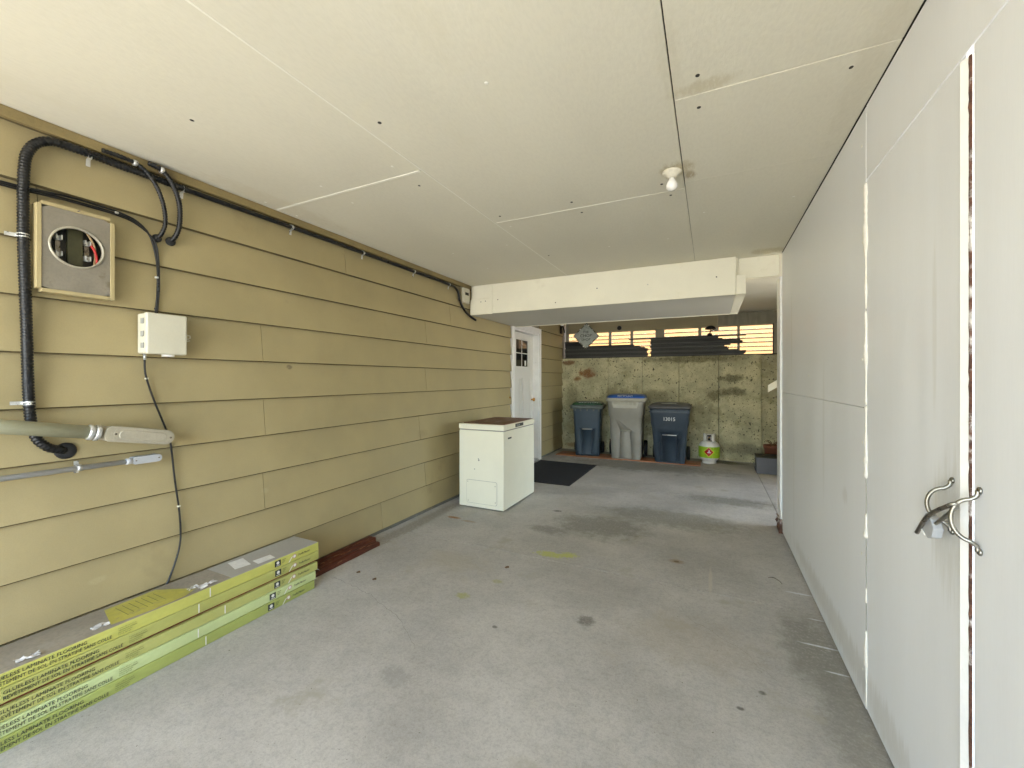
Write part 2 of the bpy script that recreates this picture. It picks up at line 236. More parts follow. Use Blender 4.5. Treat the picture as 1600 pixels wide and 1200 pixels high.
# ------------------------------------------------------------------ mesh builder
class MB:
    def __init__(self): self.v = []; self.f = []; self.s = []
    def face(self, idx, smooth=False): self.f.append(tuple(idx)); self.s.append(smooth)
    def add(self, vs_, fs, smooth=False):
        o = len(self.v); self.v += [Vector(p) for p in vs_]
        for f in fs: self.face([o + i for i in f], smooth)
        return self
    def box(self, x0, x1, y0, y1, z0, z1):
        return self.add([(x0, y0, z0), (x1, y0, z0), (x1, y1, z0), (x0, y1, z0), (x0, y0, z1), (x1, y0, z1), (x1, y1, z1), (x0, y1, z1)],
                        [(0, 3, 2, 1), (4, 5, 6, 7), (0, 1, 5, 4), (1, 2, 6, 5), (2, 3, 7, 6), (3, 0, 4, 7)])
    def tube(self, pts, r, n=10, smooth=True, cap=True, rf=None):
        pts = [Vector(p) for p in pts]; rings = []
        t0 = (pts[1] - pts[0]).normalized()
        a = Vector((0, 0, 1)) if abs(t0.z) < 0.9 else Vector((1, 0, 0))
        nrm = t0.cross(a).normalized()
        for i, p in enumerate(pts):
            t = (pts[min(i + 1, len(pts) - 1)] - pts[max(i - 1, 0)]).normalized()
            nrm = (nrm - t * nrm.dot(t)).normalized(); b = t.cross(nrm)
            rr = rf(i) if rf else r
            rings.append([p + (nrm * math.cos(2 * math.pi * k / n) + b * math.sin(2 * math.pi * k / n)) * rr for k in range(n)])
        return self.rings(rings, smooth, cap)
    def rings(self, rings, smooth=True, cap=True, closed=True):
        o = len(self.v); n = len(rings[0])
        for r in rings: self.v += [Vector(p) for p in r]
        for i in range(len(rings) - 1):
            for k in range(n if closed else n - 1):
                k2 = (k + 1) % n
                self.face([o + i * n + k, o + i * n + k2, o + (i + 1) * n + k2, o + (i + 1) * n + k], smooth)
        if cap:
            self.face([o + k for k in range(n)][::-1]); self.face([o + (len(rings) - 1) * n + k for k in range(n)])
        return self
    def lathe(self, prof, c=(0, 0, 0), n=24, smooth=True, axis='z'):
        rings = []
        for r, h in prof:
            ring = []
            for k in range(n):
                a = 2 * math.pi * k / n; q = (r * math.cos(a), r * math.sin(a), h)
                if axis == 'x': q = (q[2], q[0], q[1])
                if axis == 'y': q = (q[1], q[2], q[0])
                ring.append((q[0] + c[0], q[1] + c[1], q[2] + c[2]))
            rings.append(ring)
        return self.rings(rings, smooth, True)
    def prism(self, poly, axis, a, b):
        n = len(poly)
        def P(p, t):
            return {'x': (t, p[0], p[1]), 'y': (p[0], t, p[1]), 'z': (p[0], p[1], t)}[axis]
        vs_ = [P(p, a) for p in poly] + [P(p, b) for p in poly]
        fs = [tuple(range(n))[::-1], tuple(range(n, 2 * n))] + [(i, (i + 1) % n, n + (i + 1) % n, n + i) for i in range(n)]
        return self.add(vs_, fs)
    def build(self, name, m, parent=None, bevel=0.0, seg=2, local=False, fixn=True):
        me = bpy.data.meshes.new(name)
        off = Vector((0, 0, 0))
        if parent is not None and not local:
            q = parent
            while q is not None: off += q.location; q = q.parent
        me.from_pydata([tuple(v - off) for v in self.v], [], self.f); me.update()
        if fixn:
            bm = bmesh.new(); bm.from_mesh(me); bmesh.ops.recalc_face_normals(bm, faces=bm.faces)
            if bevel:
                bmesh.ops.remove_doubles(bm, verts=bm.verts, dist=1e-6)
                eg = [e for e in bm.edges if len(e.link_faces) == 2 and e.calc_face_angle(0) > 0.6]
                bmesh.ops.bevel(bm, geom=eg, offset=bevel, segments=seg, affect='EDGES', profile=0.6)
                for f in bm.faces: f.smooth = False
            bm.to_mesh(me); bm.free()
        if not bevel and any(self.s):
            me.polygons.foreach_set('use_smooth', self.s)
        me.materials.append(M[m] if isinstance(m, str) else m)
        o = bpy.data.objects.new(name, me); col.objects.link(o)
        if parent is not None: o.parent = parent
        return o

def mb(): return MB()
def tag(o, label=None, cat=None, group=None, kind=None):
    if label: o['label'] = label
    if cat: o['category'] = cat
    if group: o['group'] = group
    if kind: o['kind'] = kind
    return o
def thing(name, loc, label, cat, group=None, rz=0.0):
    o = bpy.data.objects.new(name, None); col.objects.link(o)
    o.location = loc; o.rotation_euler = (0, 0, rz); o.empty_display_size = 0.1
    return tag(o, label, cat, group)
def setting(name, loc=(0, 0, 0)):
    o = bpy.data.objects.new(name, None); col.objects.link(o); o.location = loc
    o['kind'] = 'structure'; return o
def smooth_path(pts, step=0.02):
    pts = [Vector(p) for p in pts]; out = []
    for i in range(len(pts) - 1):
        p0 = pts[max(i - 1, 0)]; p1 = pts[i]; p2 = pts[i + 1]; p3 = pts[min(i + 2, len(pts) - 1)]
        n = max(2, int((p2 - p1).length / step))
        for k in range(n):
            t = k / n
            out.append(0.5 * ((2 * p1) + (-p0 + p2) * t + (2 * p0 - 5 * p1 + 4 * p2 - p3) * t * t + (-p0 + 3 * p1 - 3 * p2 + p3) * t ** 3))
    out.append(pts[-1]); return out
def resample(path, step):
    out = [path[0]]; acc = 0.0
    for a, b in zip(path, path[1:]):
        d = (b - a).length
        while acc + d >= step:
            t = (step - acc) / d; a = a.lerp(b, t); out.append(a.copy()); d = (b - a).length; acc = 0.0
        acc += d
    out.append(path[-1]); return out
def text(parent, s, size, matrix, m, name='lettering', extrude=0.0004, align='LEFT', shear=0.0, spacing=1.0, local=False, squash=1.0):
    cu = bpy.data.curves.new('txt', 'FONT'); cu.body = s; cu.size = size; cu.align_x = align; cu.extrude = extrude
    cu.shear = shear; cu.space_character = spacing; cu.resolution_u = 2
    t = bpy.data.objects.new('txt', cu); col.objects.link(t)
    bpy.context.view_layer.update()
    me = bpy.data.meshes.new_from_object(t.evaluated_get(bpy.context.evaluated_depsgraph_get()))
    bpy.data.objects.remove(t); bpy.data.curves.remove(cu)
    me.name = name
    if squash != 1.0: me.transform(Matrix.Scale(squash, 4, (1, 0, 0)))
    me.transform(matrix)
    if not local:
        off = Vector((0, 0, 0)); q = parent
        while q is not None: off += q.location; q = q.parent
        me.transform(Matrix.Translation(-off))
    me.materials.clear(); me.materials.append(M[m])
    o = bpy.data.objects.new(name, me); col.objects.link(o); o.parent = parent
    return o
def rrect(cx, cy, w, d, r, z, n=5):
    pts = []
    for (sx, sy, a0) in ((1, 1, 0), (-1, 1, 90), (-1, -1, 180), (1, -1, 270)):
        for k in range(n):
            a = R_(a0 + 90 * k / (n - 1))
            pts.append((cx + sx * (w / 2 - r) + r * math.cos(a), cy + sy * (d / 2 - r) + r * math.sin(a), z))
    return pts
def cut(o, cutter):
    c = cutter.build('cutter', 'black', None)
    c.matrix_world = o.matrix_world.copy()
    md = o.modifiers.new('b', 'BOOLEAN'); md.operation = 'DIFFERENCE'; md.object = c; md.solver = 'EXACT'
    bpy.context.view_layer.update()
    me = bpy.data.meshes.new_from_object(o.evaluated_get(bpy.context.evaluated_depsgraph_get()))
    o.modifiers.clear(); old = o.data; o.data = me; me.name = o.name
    bpy.data.meshes.remove(old)
    cm = c.data; bpy.data.objects.remove(c); bpy.data.meshes.remove(cm)
    me.materials.clear(); me.materials.append(M[o['mat_key']]) if 'mat_key' in o else None

# ================================================================== SETTING
# ground outside
tag(mb().add([(-400, -400, -0.05), (400, -400, -0.05), (400, 400, -0.05), (-400, 400, -0.05)], [(0, 1, 2, 3)]).build('ground', 'ground'), kind='structure')
# carport floor: slabs cast with joints
flo = setting('floor')
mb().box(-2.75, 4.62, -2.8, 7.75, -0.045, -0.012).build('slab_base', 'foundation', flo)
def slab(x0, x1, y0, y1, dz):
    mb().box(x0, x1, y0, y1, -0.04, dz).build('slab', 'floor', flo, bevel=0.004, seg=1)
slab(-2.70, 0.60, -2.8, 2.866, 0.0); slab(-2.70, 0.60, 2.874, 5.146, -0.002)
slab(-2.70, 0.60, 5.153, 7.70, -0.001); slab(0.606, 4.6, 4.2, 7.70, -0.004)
def crack(pts, w):
    m = mb(); P2 = []
    for (a, b) in zip(pts, pts[1:]):
        n = max(2, int(math.dist(a, b) / .03))
        for k in range(n): P2.append((a[0] + (b[0] - a[0]) * k / n + rnd.uniform(-.009, .009), a[1] + (b[1] - a[1]) * k / n + rnd.uniform(-.009, .009)))
    rg = [[(x, y - w * (.4 + .6 * rnd.random()), .0006), (x, y + w * (.4 + .6 * rnd.random()), .0006)] for x, y in P2]
    m.rings(rg, False, False, False).build('hairline_crack', 'foundation', flo, fixn=False)
crack([(-2.3, 2.0), (-1.9, 1.93), (-1.55, 1.80), (-1.3, 1.62)], .0011)
crack([(-.3, 2.86), (-.1, 2.5), (.12, 2.35), (.3, 2.1)], .0008)
# bank behind the concrete wall
tag(mb().box(-6, 6, 7.98, 14, -0.06, 1.62).build('bank', 'earth'), kind='structure')
# roof slab above ceiling boards, extended out of view to shape the light
tag(mb().box(-3.6, 1.85, -2.4, 7.95, CZ + 0.014, CZ + 0.20).box(1.851, 3.6, -2.4, 7.95, CZ + 0.014, CZ + 0.20).build('roof_deck_sunshade', 'roof'), kind='structure')

# ceiling boards
cei = setting('ceiling', (0, 0, CZ))
def board(x0, x1, y0, y1, m='drywall', dz=0.0):
    mb().box(x0, x1, y0, y1, CZ + dz, CZ + 0.0125 + dz * 0.5).build('ceiling_panel', m, cei, bevel=0.0012, seg=1)
g = 0.0013
board(L + .001, -1.37 - g, -2.4, 1.755); board(L + .001, -1.37 - g, 1.763, 4.21)
board(-1.37 + g, -0.13 - .0025, -2.4, 2.577, dz=0.0006); board(-1.37 + g, -0.13 - g, 2.582, 4.21)
board(-0.13 + .0022, R - .002, -2.4, 1.748, dz=0.001); board(-0.13 + .0022, R - .002, 1.751, 2.498); board(-0.13 + g, R - .002, 2.5, 4.30, dz=0.0005)
for (x0, x1) in ((L + .001, -1.37 - g), (-1.37 + g, -0.13 - g), (-0.13 + g, 1.1), (1.103, 2.32), (2.323, 3.54), (3.543, 4.6)):
    for (y0, y1) in ((4.215 if x0 < -0.2 else 4.305, 6.18), (6.184, 7.9)):
        board(x0, x1, y0, y1)
mb().box(L + .03, -1.385, 1.751, 1.767, CZ - .0022, CZ + .004).build('caulk_bead', 'caulk', cei, bevel=0.0009, seg=1)
mb().box(-1.36, -0.33, 2.577, 2.583, CZ - .0012, CZ + .004).build('caulk_bead', 'caulk', cei)
mb().box(-1.3745, -1.3665, -1.0, 4.2, CZ - .0008, CZ + .004).build('caulk_bead', 'caulk', cei)
# screw heads (dark dimples and filled ones)
dark = [(-1.988, .993), (-1.281, 1.352), (-1.494, 1.889), (-.042, 1.641), (.448, 1.832), (-1.284, 2.482), (-.779, 2.478), (-.248, 2.47), (-.214, 2.64), (-.042, 1.836), (-.766, 2.659), (-1.30, 3.46)]
lite = [(-.751, 1.343), (-1.484, 1.658), (-2.015, 1.894), (-2.003, 1.653), (-2.512, 1.88), (-2.497, 1.652), (-1.3, 2.683), (-1.508, 3.041), (-2.033, 3.039), (-.757, 3.439), (.452, 2.979), (-.038, 3.009), (-2.5, 3.04), (-.3, 3.45), (-2.0, 3.6), (-1.5, 3.7)]
dimple = None
for i, (x, y) in enumerate(dark + lite):
    d = mb().lathe([(0.0005, -.0012), (.0072, -.0008), (.0078, .0005)], (0, 0, 0), 10, False).build('screw_head', 'nail' if i < len(dark) else 'nail_white', None, fixn=True) if i in (0, len(dark)) else None
    if d is not None: dimple = d
    else:
        d = dimple.copy(); col.objects.link(d)
    d.parent = cei; d.location = (x, y, 0.0); d.scale = (0.85 + 0.3 * rnd.random(), 1.15, 1)

# ================================================================== HOUSE WALL (left)
hw = thing('house_wall', (L, 3.0, 0), 'house wall of tan lap siding with a recessed white door', 'wall')
core = mb()
core.box(L - .20, L - .037, -2.4, 5.36, 0.0, CZ + .013); core.box(L - .20, L - .037, 6.43, 7.95, 0.0, CZ + .013); core.box(L - .20, L - .037, 5.36, 6.43, 2.10, CZ + .013)
core.box(L - .30, L - .201, 5.0, 6.8, 0, CZ)
core.build('wall_core', 'house_block', hw)
mb().box(L - .0365, L - .016, -2.4, 5.36, -.01, 0.034).build('foundation_strip', 'foundation', hw)
mb().box(L - .0365, L - .016, 6.44, 7.615, -.01, 0.034).build('foundation_strip', 'foundation', hw)
EXP = 0.2365
joints = {0: [2.75], 1: [3.36], 2: [1.697], 3: [3.27], 4: [1.70], 5: [3.371], 6: [1.685], 7: [3.371], 8: [.71, 3.8], 9: [2.35], 10: [1.3, 3.9]}
def siding(y0, y1, k):
    z0 = 0.029 + EXP * k; z1 = min(z0 + EXP + 0.012, CZ - 0.001)
    n = max(1, int((y1 - y0) / 0.12)); rows = [(z0, -.0065, 0), (z0 + .0055, 0.0005, 0), ((z0 + z1) / 2, -.0125, 1), (z1, -.0255, 0)]
    m = mb(); seed = rnd.random() * 50; rings = []
    for i in range(n + 1):
        y = y0 + (y1 - y0) * i / n
        w = 0.0012 * mnoise.noise((y * 1.1, seed, 0)); ring = []
        for z, dx, bulge in rows:
            bb = 0.0014 * mnoise.noise((y * 1.6, seed + 9, 2)) * bulge
            ring.append((L + dx + w * (0.4 if bulge == 0 else 1) + bb, y, z + (0.0012 * mnoise.noise((y * .7, seed, 4)) if z < z0 + .01 else 0)))
        ring += [(L - .0355, y, z1), (L - .0265, y, z0 + .003)]
        rings.append(ring)
    m.rings(rings, False, True)
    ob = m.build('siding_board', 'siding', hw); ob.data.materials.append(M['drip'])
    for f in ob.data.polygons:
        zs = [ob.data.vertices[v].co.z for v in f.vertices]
        if max(zs) < z0 + .0085: f.material_index = 1  # bottom edge takes the painted shadow colour
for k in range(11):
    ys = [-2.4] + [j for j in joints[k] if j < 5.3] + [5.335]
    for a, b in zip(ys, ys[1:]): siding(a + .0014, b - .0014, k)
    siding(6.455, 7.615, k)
mb().box(L + .001, L + .019, -2.4, 4.2, 2.392, 2.4385).build('top_trim', 'trim_olive', hw, bevel=.002, seg=1)
# entry door, recessed
dr = mb()
DX = L - .10
dr.box(DX - .045, DX, 5.42, 6.36, 0.03, 2.06)
door = dr.build('door', 'door', hw, bevel=.002, seg=1)
def frame_part(par, name, m, y0, y1, z0, z1, w, x0, x1):
    fb = mb(); fb.box(x0, x1, y0, y1, z1 - w, z1); fb.box(x0, x1, y0, y1, z0, z0 + w)
    fb.box(x0, x1, y0, y0 + w, z0 + w, z1 - w); fb.box(x0, x1, y1 - w, y1, z0 + w, z1 - w)
    return fb.build(name, m, par)
frame_part(door, 'window_frame', 'door', 5.63, 6.15, 1.50, 1.98, .035, DX + .0005, DX + .016)
for a, b in ((5.665, 5.883), (5.897, 6.115)):
    for c_, d_ in ((1.535, 1.733), (1.747, 1.945)):
        mb().box(DX + .002, DX + .006, a, b, c_, d_).build('pane', 'glass', door)
mb().box(DX + .002, DX + .012, 5.884, 5.896, 1.535, 1.945).build('muntin', 'door', door)
mb().box(DX + .002, DX + .011, 5.665, 6.115, 1.734, 1.746).build('muntin', 'door', door)
mb().box(DX + .0065, DX + .0075, 6.0, 6.06, 1.55, 1.63).build('sticker', 'paper', door)
for a, b in ((5.53, 5.85), (5.93, 6.25)):
    frame_part(door, 'panel_moulding', 'door', a, b, .25, 1.36, .022, DX + .0005, DX + .010)
    mb().box(DX + .0005, DX + .006, a + .05, b - .05, .30, 1.31).build('raised_panel', 'door', door, bevel=.002, seg=1)
kn = mb().lathe([(.012, 0), (.012, .03), (.028, .04), (.03, .055), (.02, .066), (.002, .068)], (DX, 6.28, 1.0), 16, True, 'x').build('door_knob', 'brass', door)
# frame and casing
fr = mb(); fr.box(L - .15, L - .004, 5.362, 5.42, 0.0, 2.10); jl = fr.build('door_jamb', 'white_trim', hw)
mb().box(L - .15, L - .004, 6.36, 6.428, 0.0, 2.10).build('door_jamb', 'white_trim', hw)
mb().box(L - .15, L - .004, 5.42, 6.36, 2.062, 2.10).build('door_head', 'white_trim', hw)
mb().box(L - .15, L - .002, 5.42, 6.36, 0.0, 0.028).build('threshold', 'zinc', hw)
mb().box(L - .003, L + .018, 5.340, 5.408, 0.0, 2.085).build('door_casing', 'white_trim', hw, bevel=.002, seg=1)
mb().box(L - .003, L + .018, 6.372, 6.450, 0.0, 2.085).build('door_casing', 'white_trim', hw, bevel=.002, seg=1)
mb().box(L - .003, L + .018, 5.340, 6.450, 2.087, 2.17).build('door_casing', 'white_trim', hw, bevel=.002, seg=1)
# doorbell
tag(mb().lathe([(.014, -.001), (.014, .008), (.009, .014), (.001, .016)], (L - .004, 5.285, 1.075), 12, True, 'x').build('doorbell', 'brass'), 'small brass doorbell button on siding beside the white door', 'doorbell')

# ================================================================== STORAGE PARTITION (right)
pw = thing('partition_wall', (R, 1.6, 0), 'white painted panel partition with foam filled seam', 'wall')
PX = R + .018
mb().box(R, PX, 2.112, 4.262, 0.012, 1.2225).build('wall_panel', 'white_wall', pw, bevel=.0015, seg=1)
mb().box(R + .0005, PX, 2.112, 4.262, 1.2245, 2.434).build('wall_panel', 'white_wall', pw, bevel=.0015, seg=1)
mb().box(R + .001, PX, -2.4, 2.109, 2.139, 2.437).build('header_panel', 'white_wall', pw, bevel=.0015, seg=1)
mb().box(PX + .001, PX + .09, -2.4, 4.24, 2.145, CZ + .013).build('header_beam', 'house_block', pw)
mb().box(PX + .001, PX + .09, 2.13, 4.24, -.01, 2.144).build('stud_core', 'house_block', pw)
mb().box(PX + .004, PX + .06, 0.161, 2.129, -.01, .12).build('light_leak_strip', 'house_block', pw)  # unseen strip added behind the leaves to stop light leaking under them
mb().box(PX + .001, PX + .06, -2.4, 0.16, -.01, 2.144).build('stud_core', 'house_block', pw)
mb().box(R + .003, PX, -2.4, 0.148, 0.01, 2.134).build('wall_panel', 'white_wall', pw)
# end post with chipped base
po = mb(); rg = []
for i, z in enumerate([0.115, 0.13, 0.16, 0.25, 0.6, 1.2, 1.8, 2.236]):
    j = .006 * rnd.random() if z < .2 else 0
    rg.append([(R - .016 + j, 4.264 + j, z), (R + .07, 4.264, z), (R + .07, 4.43, z), (R - .016 + j, 4.43 - j, z)])
po.rings(rg, False).build('end_post', 'white_trim', pw)
po = mb(); rg = []
for i in range(7):
    z = i * .019; j = [rnd.uniform(-.008, .008) for _ in range(4)]
    rg.append([(R - .022 + j[0], 4.235 + j[1], z), (R + .06, 4.235 + j[2], z), (R + .06, 4.44, z), (R - .024 + j[3], 4.44 + j[0], z)])
po.rings(rg, False).build('rotten_post_base', 'rawwood', pw)
mb().box(R - .012, R + .07, 4.205, 4.262, 0.014, .09).build('rotten_post_base', 'rawwood', pw) if False else None
# foam bead along the seam
def foam(y, za, zb, wmax, seed, name='foam_bead', par=pw, step=.006):
    m = mb(); n = int((zb - za) / step); rings = []
    for i in range(n + 1):
        z = za + (zb - za) * i / n
        w = 0.0045 + 2.6 * wmax * max(0, mnoise.noise((z * 6.5, seed, 0)) + .2) * (0.55 + 0.9 * abs(mnoise.noise((z * 33, seed, 2)))) + .004 * abs(mnoise.noise((z * 60, seed, 7)))
        if i in (0, n): w = .001
        yo = y + .005 * mnoise.noise((z * 14, seed, 3))
        h = min(.010, w * .5)
        rings.append([(R + .004, yo - w, z), (R - h * .6, yo - w * .75, z), (R - h, yo - w * .1, z), (R - h * .7, yo + w * .6, z), (R + .004, yo + w, z)])
    m.rings(rings, True, True).build(name, 'foam', par)
foam(2.111, 1.62, 2.128, .017, 3); foam(2.110, 1.235, 1.615, .012, 11); foam(2.110, .94, 1.232, .017, 21); foam(2.109, .70, .80, .006, 5)
foam(2.109, .44, .50, .006, 8); foam(2.108, .02, .33, .008, 31)
mb().box(R - .0006, R + .01, 2.1095, 2.1105, .02, 2.13).build('seam_shadow_gap', 'seal', pw)
for (y, z) in [(2.15, .15), (2.16, .62), (2.15, 1.08), (2.155, 1.42), (2.15, 1.9), (2.16, 2.3), (3.18, .2), (3.17, .7), (3.18, 1.12), (3.18, 1.36), (3.17, 1.85), (3.18, 2.34), (4.18, .3), (4.18, .8), (4.18, 1.5), (4.17, 2.1)]:
    mb().lathe([(.0045, -.0012), (.0055, -.0008), (.006, .001)], (R, y, z), 8, False, 'x').build('screw_head', 'nail_white', pw)
# header and post between soffit and partition
mb().box(.21, R - .018, 4.302, 4.34, 2.252, CZ - .001).build('side_header', 'soffit', pw, bevel=.002, seg=1)

# door leaves of the storage
lf = thing('storage_door', (R, 2.1, 0), 'white storage door leaf meeting the foam seam, with white edge strip', 'door')
leafL = mb().box(R + .0012, PX, 1.392, 2.1075, 0.016, 2.135).build('leaf', 'white_door', lf, bevel=.0015, seg=1)
m = mb(); rings = []
for i in range(60):
    z = .016 + 2.10 * i / 59; j = .0016 * mnoise.noise((z * 30, 2, 0)) + .0012 * mnoise.noise((z * 7, 8, 0))
    rings.append([(R - .003, 1.3715 + j, z), (R - .0115, 1.388 + j * .3, z), (R - .010, 1.393, z), (R + .0008, 1.394, z), (R + .0008, 1.371 + j, z)])
m.rings(rings, False).build('edge_strip', 'white_trim', lf)
m = mb(); rings = []
for i in range(120):
    z = .016 + 2.10 * i / 119; j = .003 * mnoise.noise((z * 35, 12, 0)); h = .0018 * mnoise.noise((z * 60, 3, 0))
    rings.append([(R - .0025 + h, 1.3645 + j * .6, z), (R - .0035 - h, 1.3700 + j * .4, z), (R + .0008, 1.3708, z), (R + .0008, 1.3635, z)])
m.rings(rings, False).build('raw_edge', 'rawwood', lf)
lf2 = thing('storage_door', (R, 1.36, 0), 'white storage door leaf beyond the white edge strip, carrying the outer pull', 'door')
leafR = mb().box(R + .0014, PX, .152, 1.360, 0.016, 2.135).build('leaf', 'white_door', lf2, bevel=.0015, seg=1)
def pull(par, y, zt, zb, name='pull_handle'):
    pts = []; zc = (zt + zb) / 2; h = (zt - zb) / 2
    base = R - .001 if par is lf2 else R - .0005
    path = [(base - .004, y, zt + .016), (base - .005, y, zt + .004), (base - .016, y + .001, zt - .006)]
    for k in range(1, 12):
        a = math.pi * k / 12
        path.append((base - .013 - .032 * math.sin(a), y + .012 * math.sin(a), zc + (h - .006) * math.cos(a)))
    path += [(base - .016, y + .001, zb + .006), (base - .005, y, zb - .004), (base - .004, y, zb - .016)]
    sp = smooth_path(path, .004)
    o = mb().tube(sp, .0048, 8).build(name, 'steel', par)
    for z in (zt + .016, zb - .016):
        e = mb().lathe([(.0085, .0), (.0085, .003), (.005, .006), (.001, .007)], (0, 0, 0), 14, True, 'x')
        for v in e.v: v.x = base - v.x + .0012; v.y += y; v.z += z
        e.build('mounting_eye', 'steel', o)
    return o
pull(lf, 1.452, 1.062, .962); pull(lf2, 1.330, 1.065, .955)
# hasp lock through the pulls
lk = thing('hasp_lock', (R - .05, 1.42, .93), 'metal bar lock with pale body threaded through both door pulls', 'lock')
m = mb(); m.tube(smooth_path([(R - .050, 1.345, 1.035), (R - .056, 1.40, 1.003), (R - .055, 1.45, .968), (R - .048, 1.515, .915)], .006), .0052, 8); m.build('bar', 'dark_steel', lk)
m = mb(); m.tube(smooth_path([(R - .050, 1.345, 1.036), (R - .042, 1.336, 1.044), (R - .034, 1.346, 1.036), (R - .036, 1.40, .992), (R - .040, 1.45, .955)], .005), .0046, 8); m.build('shackle', 'steel', lk)
bm_ = mb()
poly = [(-.030, -.020), (-.012, -.030), (.022, -.026), (.036, -.004), (.030, .022), (.004, .030), (-.022, .022)]
ca, sa = math.cos(R_(-35)), math.sin(R_(-35))
bm_.prism([(1.462 - (x * ca - y * sa), .953 + (x * sa + y * ca)) for x, y in poly], 'x', R - .047, R - .026)
body = bm_.build('lock_body', 'pvc', lk, bevel=.003, seg=2)
for k in range(3):
    yy = 1.474 + .007 * k
    mb().tube([(R - .049, 1.466 + .008 * k, .925 + .003 * k), (R - .049, 1.488 + .005 * k, .937 + .004 * k)], .0013, 6).build('grip_rib', 'white_trim', body)

# ================================================================== DROPPED SOFFIT
so = thing('dropped_soffit', (-1.2, 4.8, 2.09), 'cream boxed soffit hanging across the ceiling in front of the door', 'soffit')
mb().box(-2.285, .205, 4.20, 4.22, 2.098, CZ - .004).build('front_board', 'soffit', so, bevel=.002, seg=1)
mb().box(L + .002, -2.290, 4.196, 4.222, 2.094, 2.275).build('end_board', 'soffit', so, bevel=.002, seg=1)
mb().box(L + .05, -2.290, 4.199, 4.222, 2.277, CZ - .004).build('end_board', 'soffit', so, bevel=.002, seg=1)
mb().box(-2.305, -2.27, 4.190, 4.1985, 2.090, CZ - .006).build('cover_strip', 'soffit', so, bevel=.001, seg=1)
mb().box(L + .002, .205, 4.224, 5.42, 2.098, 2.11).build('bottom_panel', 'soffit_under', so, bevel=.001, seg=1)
mb().box(L + .002, .205, 4.224, 4.26, 2.112, CZ - .002).build('inner_frame', 'soffit', so)
mb().box(L + .002, .205, 5.39, 5.418, 2.112, CZ - .002).build('back_board', 'soffit', so)
mb().box(.207, .285, 4.215, 5.42, 2.10, 2.275).build('end_beam', 'soffit', so, bevel=.002, seg=1)
mb().box(.206, .225, 4.262, 5.42, 2.277, CZ - .002).build('side_board', 'soffit', so)
mb().box(L + .002, .285, 5.421, 5.436, 2.09, 2.16).build('back_lip', 'soffit', so)
for x, z in ((-2.42, 2.24), (-2.36, 2.245), (-2.2, 2.25), (-1.05, 2.27), (-.55, 2.26), (.05, 2.27), (-1.5, 2.16)):
    o = mb().lathe([(.0005, -.0005), (.006, .0), (.0065, .003)], (0, 0, 0), 8, False, 'y').build('screw_head', 'nail' if x != -.55 else 'soffit_under', so, local=True)
    o.location = Vector((x, 4.1985 if x > -2.28 else 4.1955, z)) - so.location

# ================================================================== BACK CONCRETE WALL AND OPENINGS
bw = thing('retaining_wall', (-0.8, 7.7, 0), 'stained olive concrete wall behind the wheeled bins', 'wall')
xs = [-2.62, -2.309, -1.70, -1.087, -0.485, 0.124, 0.732]
for i, (a, b) in enumerate(zip(xs, xs[1:])):
    mb().box(a + .003, b - .003, B + .0015 * (i % 3), B + .30, -.02, 1.728).build('form_panel', 'concrete', bw, bevel=.003, seg=1)
mb().box(.733, 4.6, B + .10, B + .32, -.02, 1.73).build('form_panel', 'concrete', bw)
mb().box(-2.6, .73, B + .301, B + .32, -.02, 1.728).build('wall_back', 'dark_in', bw)
mb().box(-2.62, 1.0, B + .012, B + .345, 1.7285, 1.738).build('ledge_plate', 'darkboard', bw)
bf = thing('window_band', (-0.8, 7.82, 1.74), 'row of glassless timber framed openings above the concrete wall', 'window')
FY0, FY1 = 7.80, 7.84
def bx(name, x0, x1, z0, z1, m, y0=FY0, y1=FY1): return mb().box(x0, x1, y0, y1, z0, z1).build(name, m, bf, bevel=.001, seg=1)
bx('header', L + .06, .11, 2.225, CZ - .001, 'header', FY0 - .01, FY1 + .02)
bx('header', .112, 4.6, 2.232, CZ - .001, 'header_grey', FY0 - .01, FY1 + .02)
bx('sill', L + .03, 1.0, 1.7385, 1.752, 'darkboard', FY0, FY1 + .05)
for a, b in ((-1.728, -1.68), (-1.328, -1.283), (-.891, -.740), (-.189, -.139), (.402, .440)): bx('mullion', a, b, 1.753, 2.224, 'mullion')
bx('end_post', L + .0, L + .058, 1.753, CZ - .001, 'mullion'); bx('end_post', .922, 1.02, 1.753, 2.231, 'mullion')
mb().box(.906, .921, FY0 + .005, FY1, 1.753, 2.231).build('stop_strip', 'darkboard', bf)
mb().box(1.021, 4.6, FY0, FY1, 1.732, 2.231).build('infill_panel', 'header_grey', bf)
mb().box(1.72, 1.80, 6.05, 7.95, -.04, CZ + .012).build('unseen_side_wall', 'house_block', bw)  # unseen wall added at the side to limit the daylight fill
mb().box(1.72, 1.80, 4.23, 6.05, 2.2, CZ + .012).build('unseen_side_wall', 'house_block', bw)  # unseen piece above a made-up side opening that lets fill light in
mb().box(PX + .092, 4.4, 4.16, 4.22, -.04, CZ + .012).build('unseen_side_wall', 'house_block', bw)

# cedar slat fence outside
cf = thing('slat_fence', (-0.8, 8.72, 1.62), 'honey coloured cedar slat screen seen through the openings', 'fence')
for k in range(15):
    z = 1.63 + .078 * k
    poly = [(8.676, z - .002), (8.690, z - .003), (8.700, z + .0745), (8.688, z + .0745)]
    mb().prism(poly, 'x', -5.2 + .01 * rnd.random(), 3.6).build('slat', 'cedar', cf)
for x in (-4.2, -2.4, -.6, 1.2, 3.0):
    mb().box(x, x + .09, 8.708, 8.80, 1.60, 2.86).build('post', 'cedar', cf)

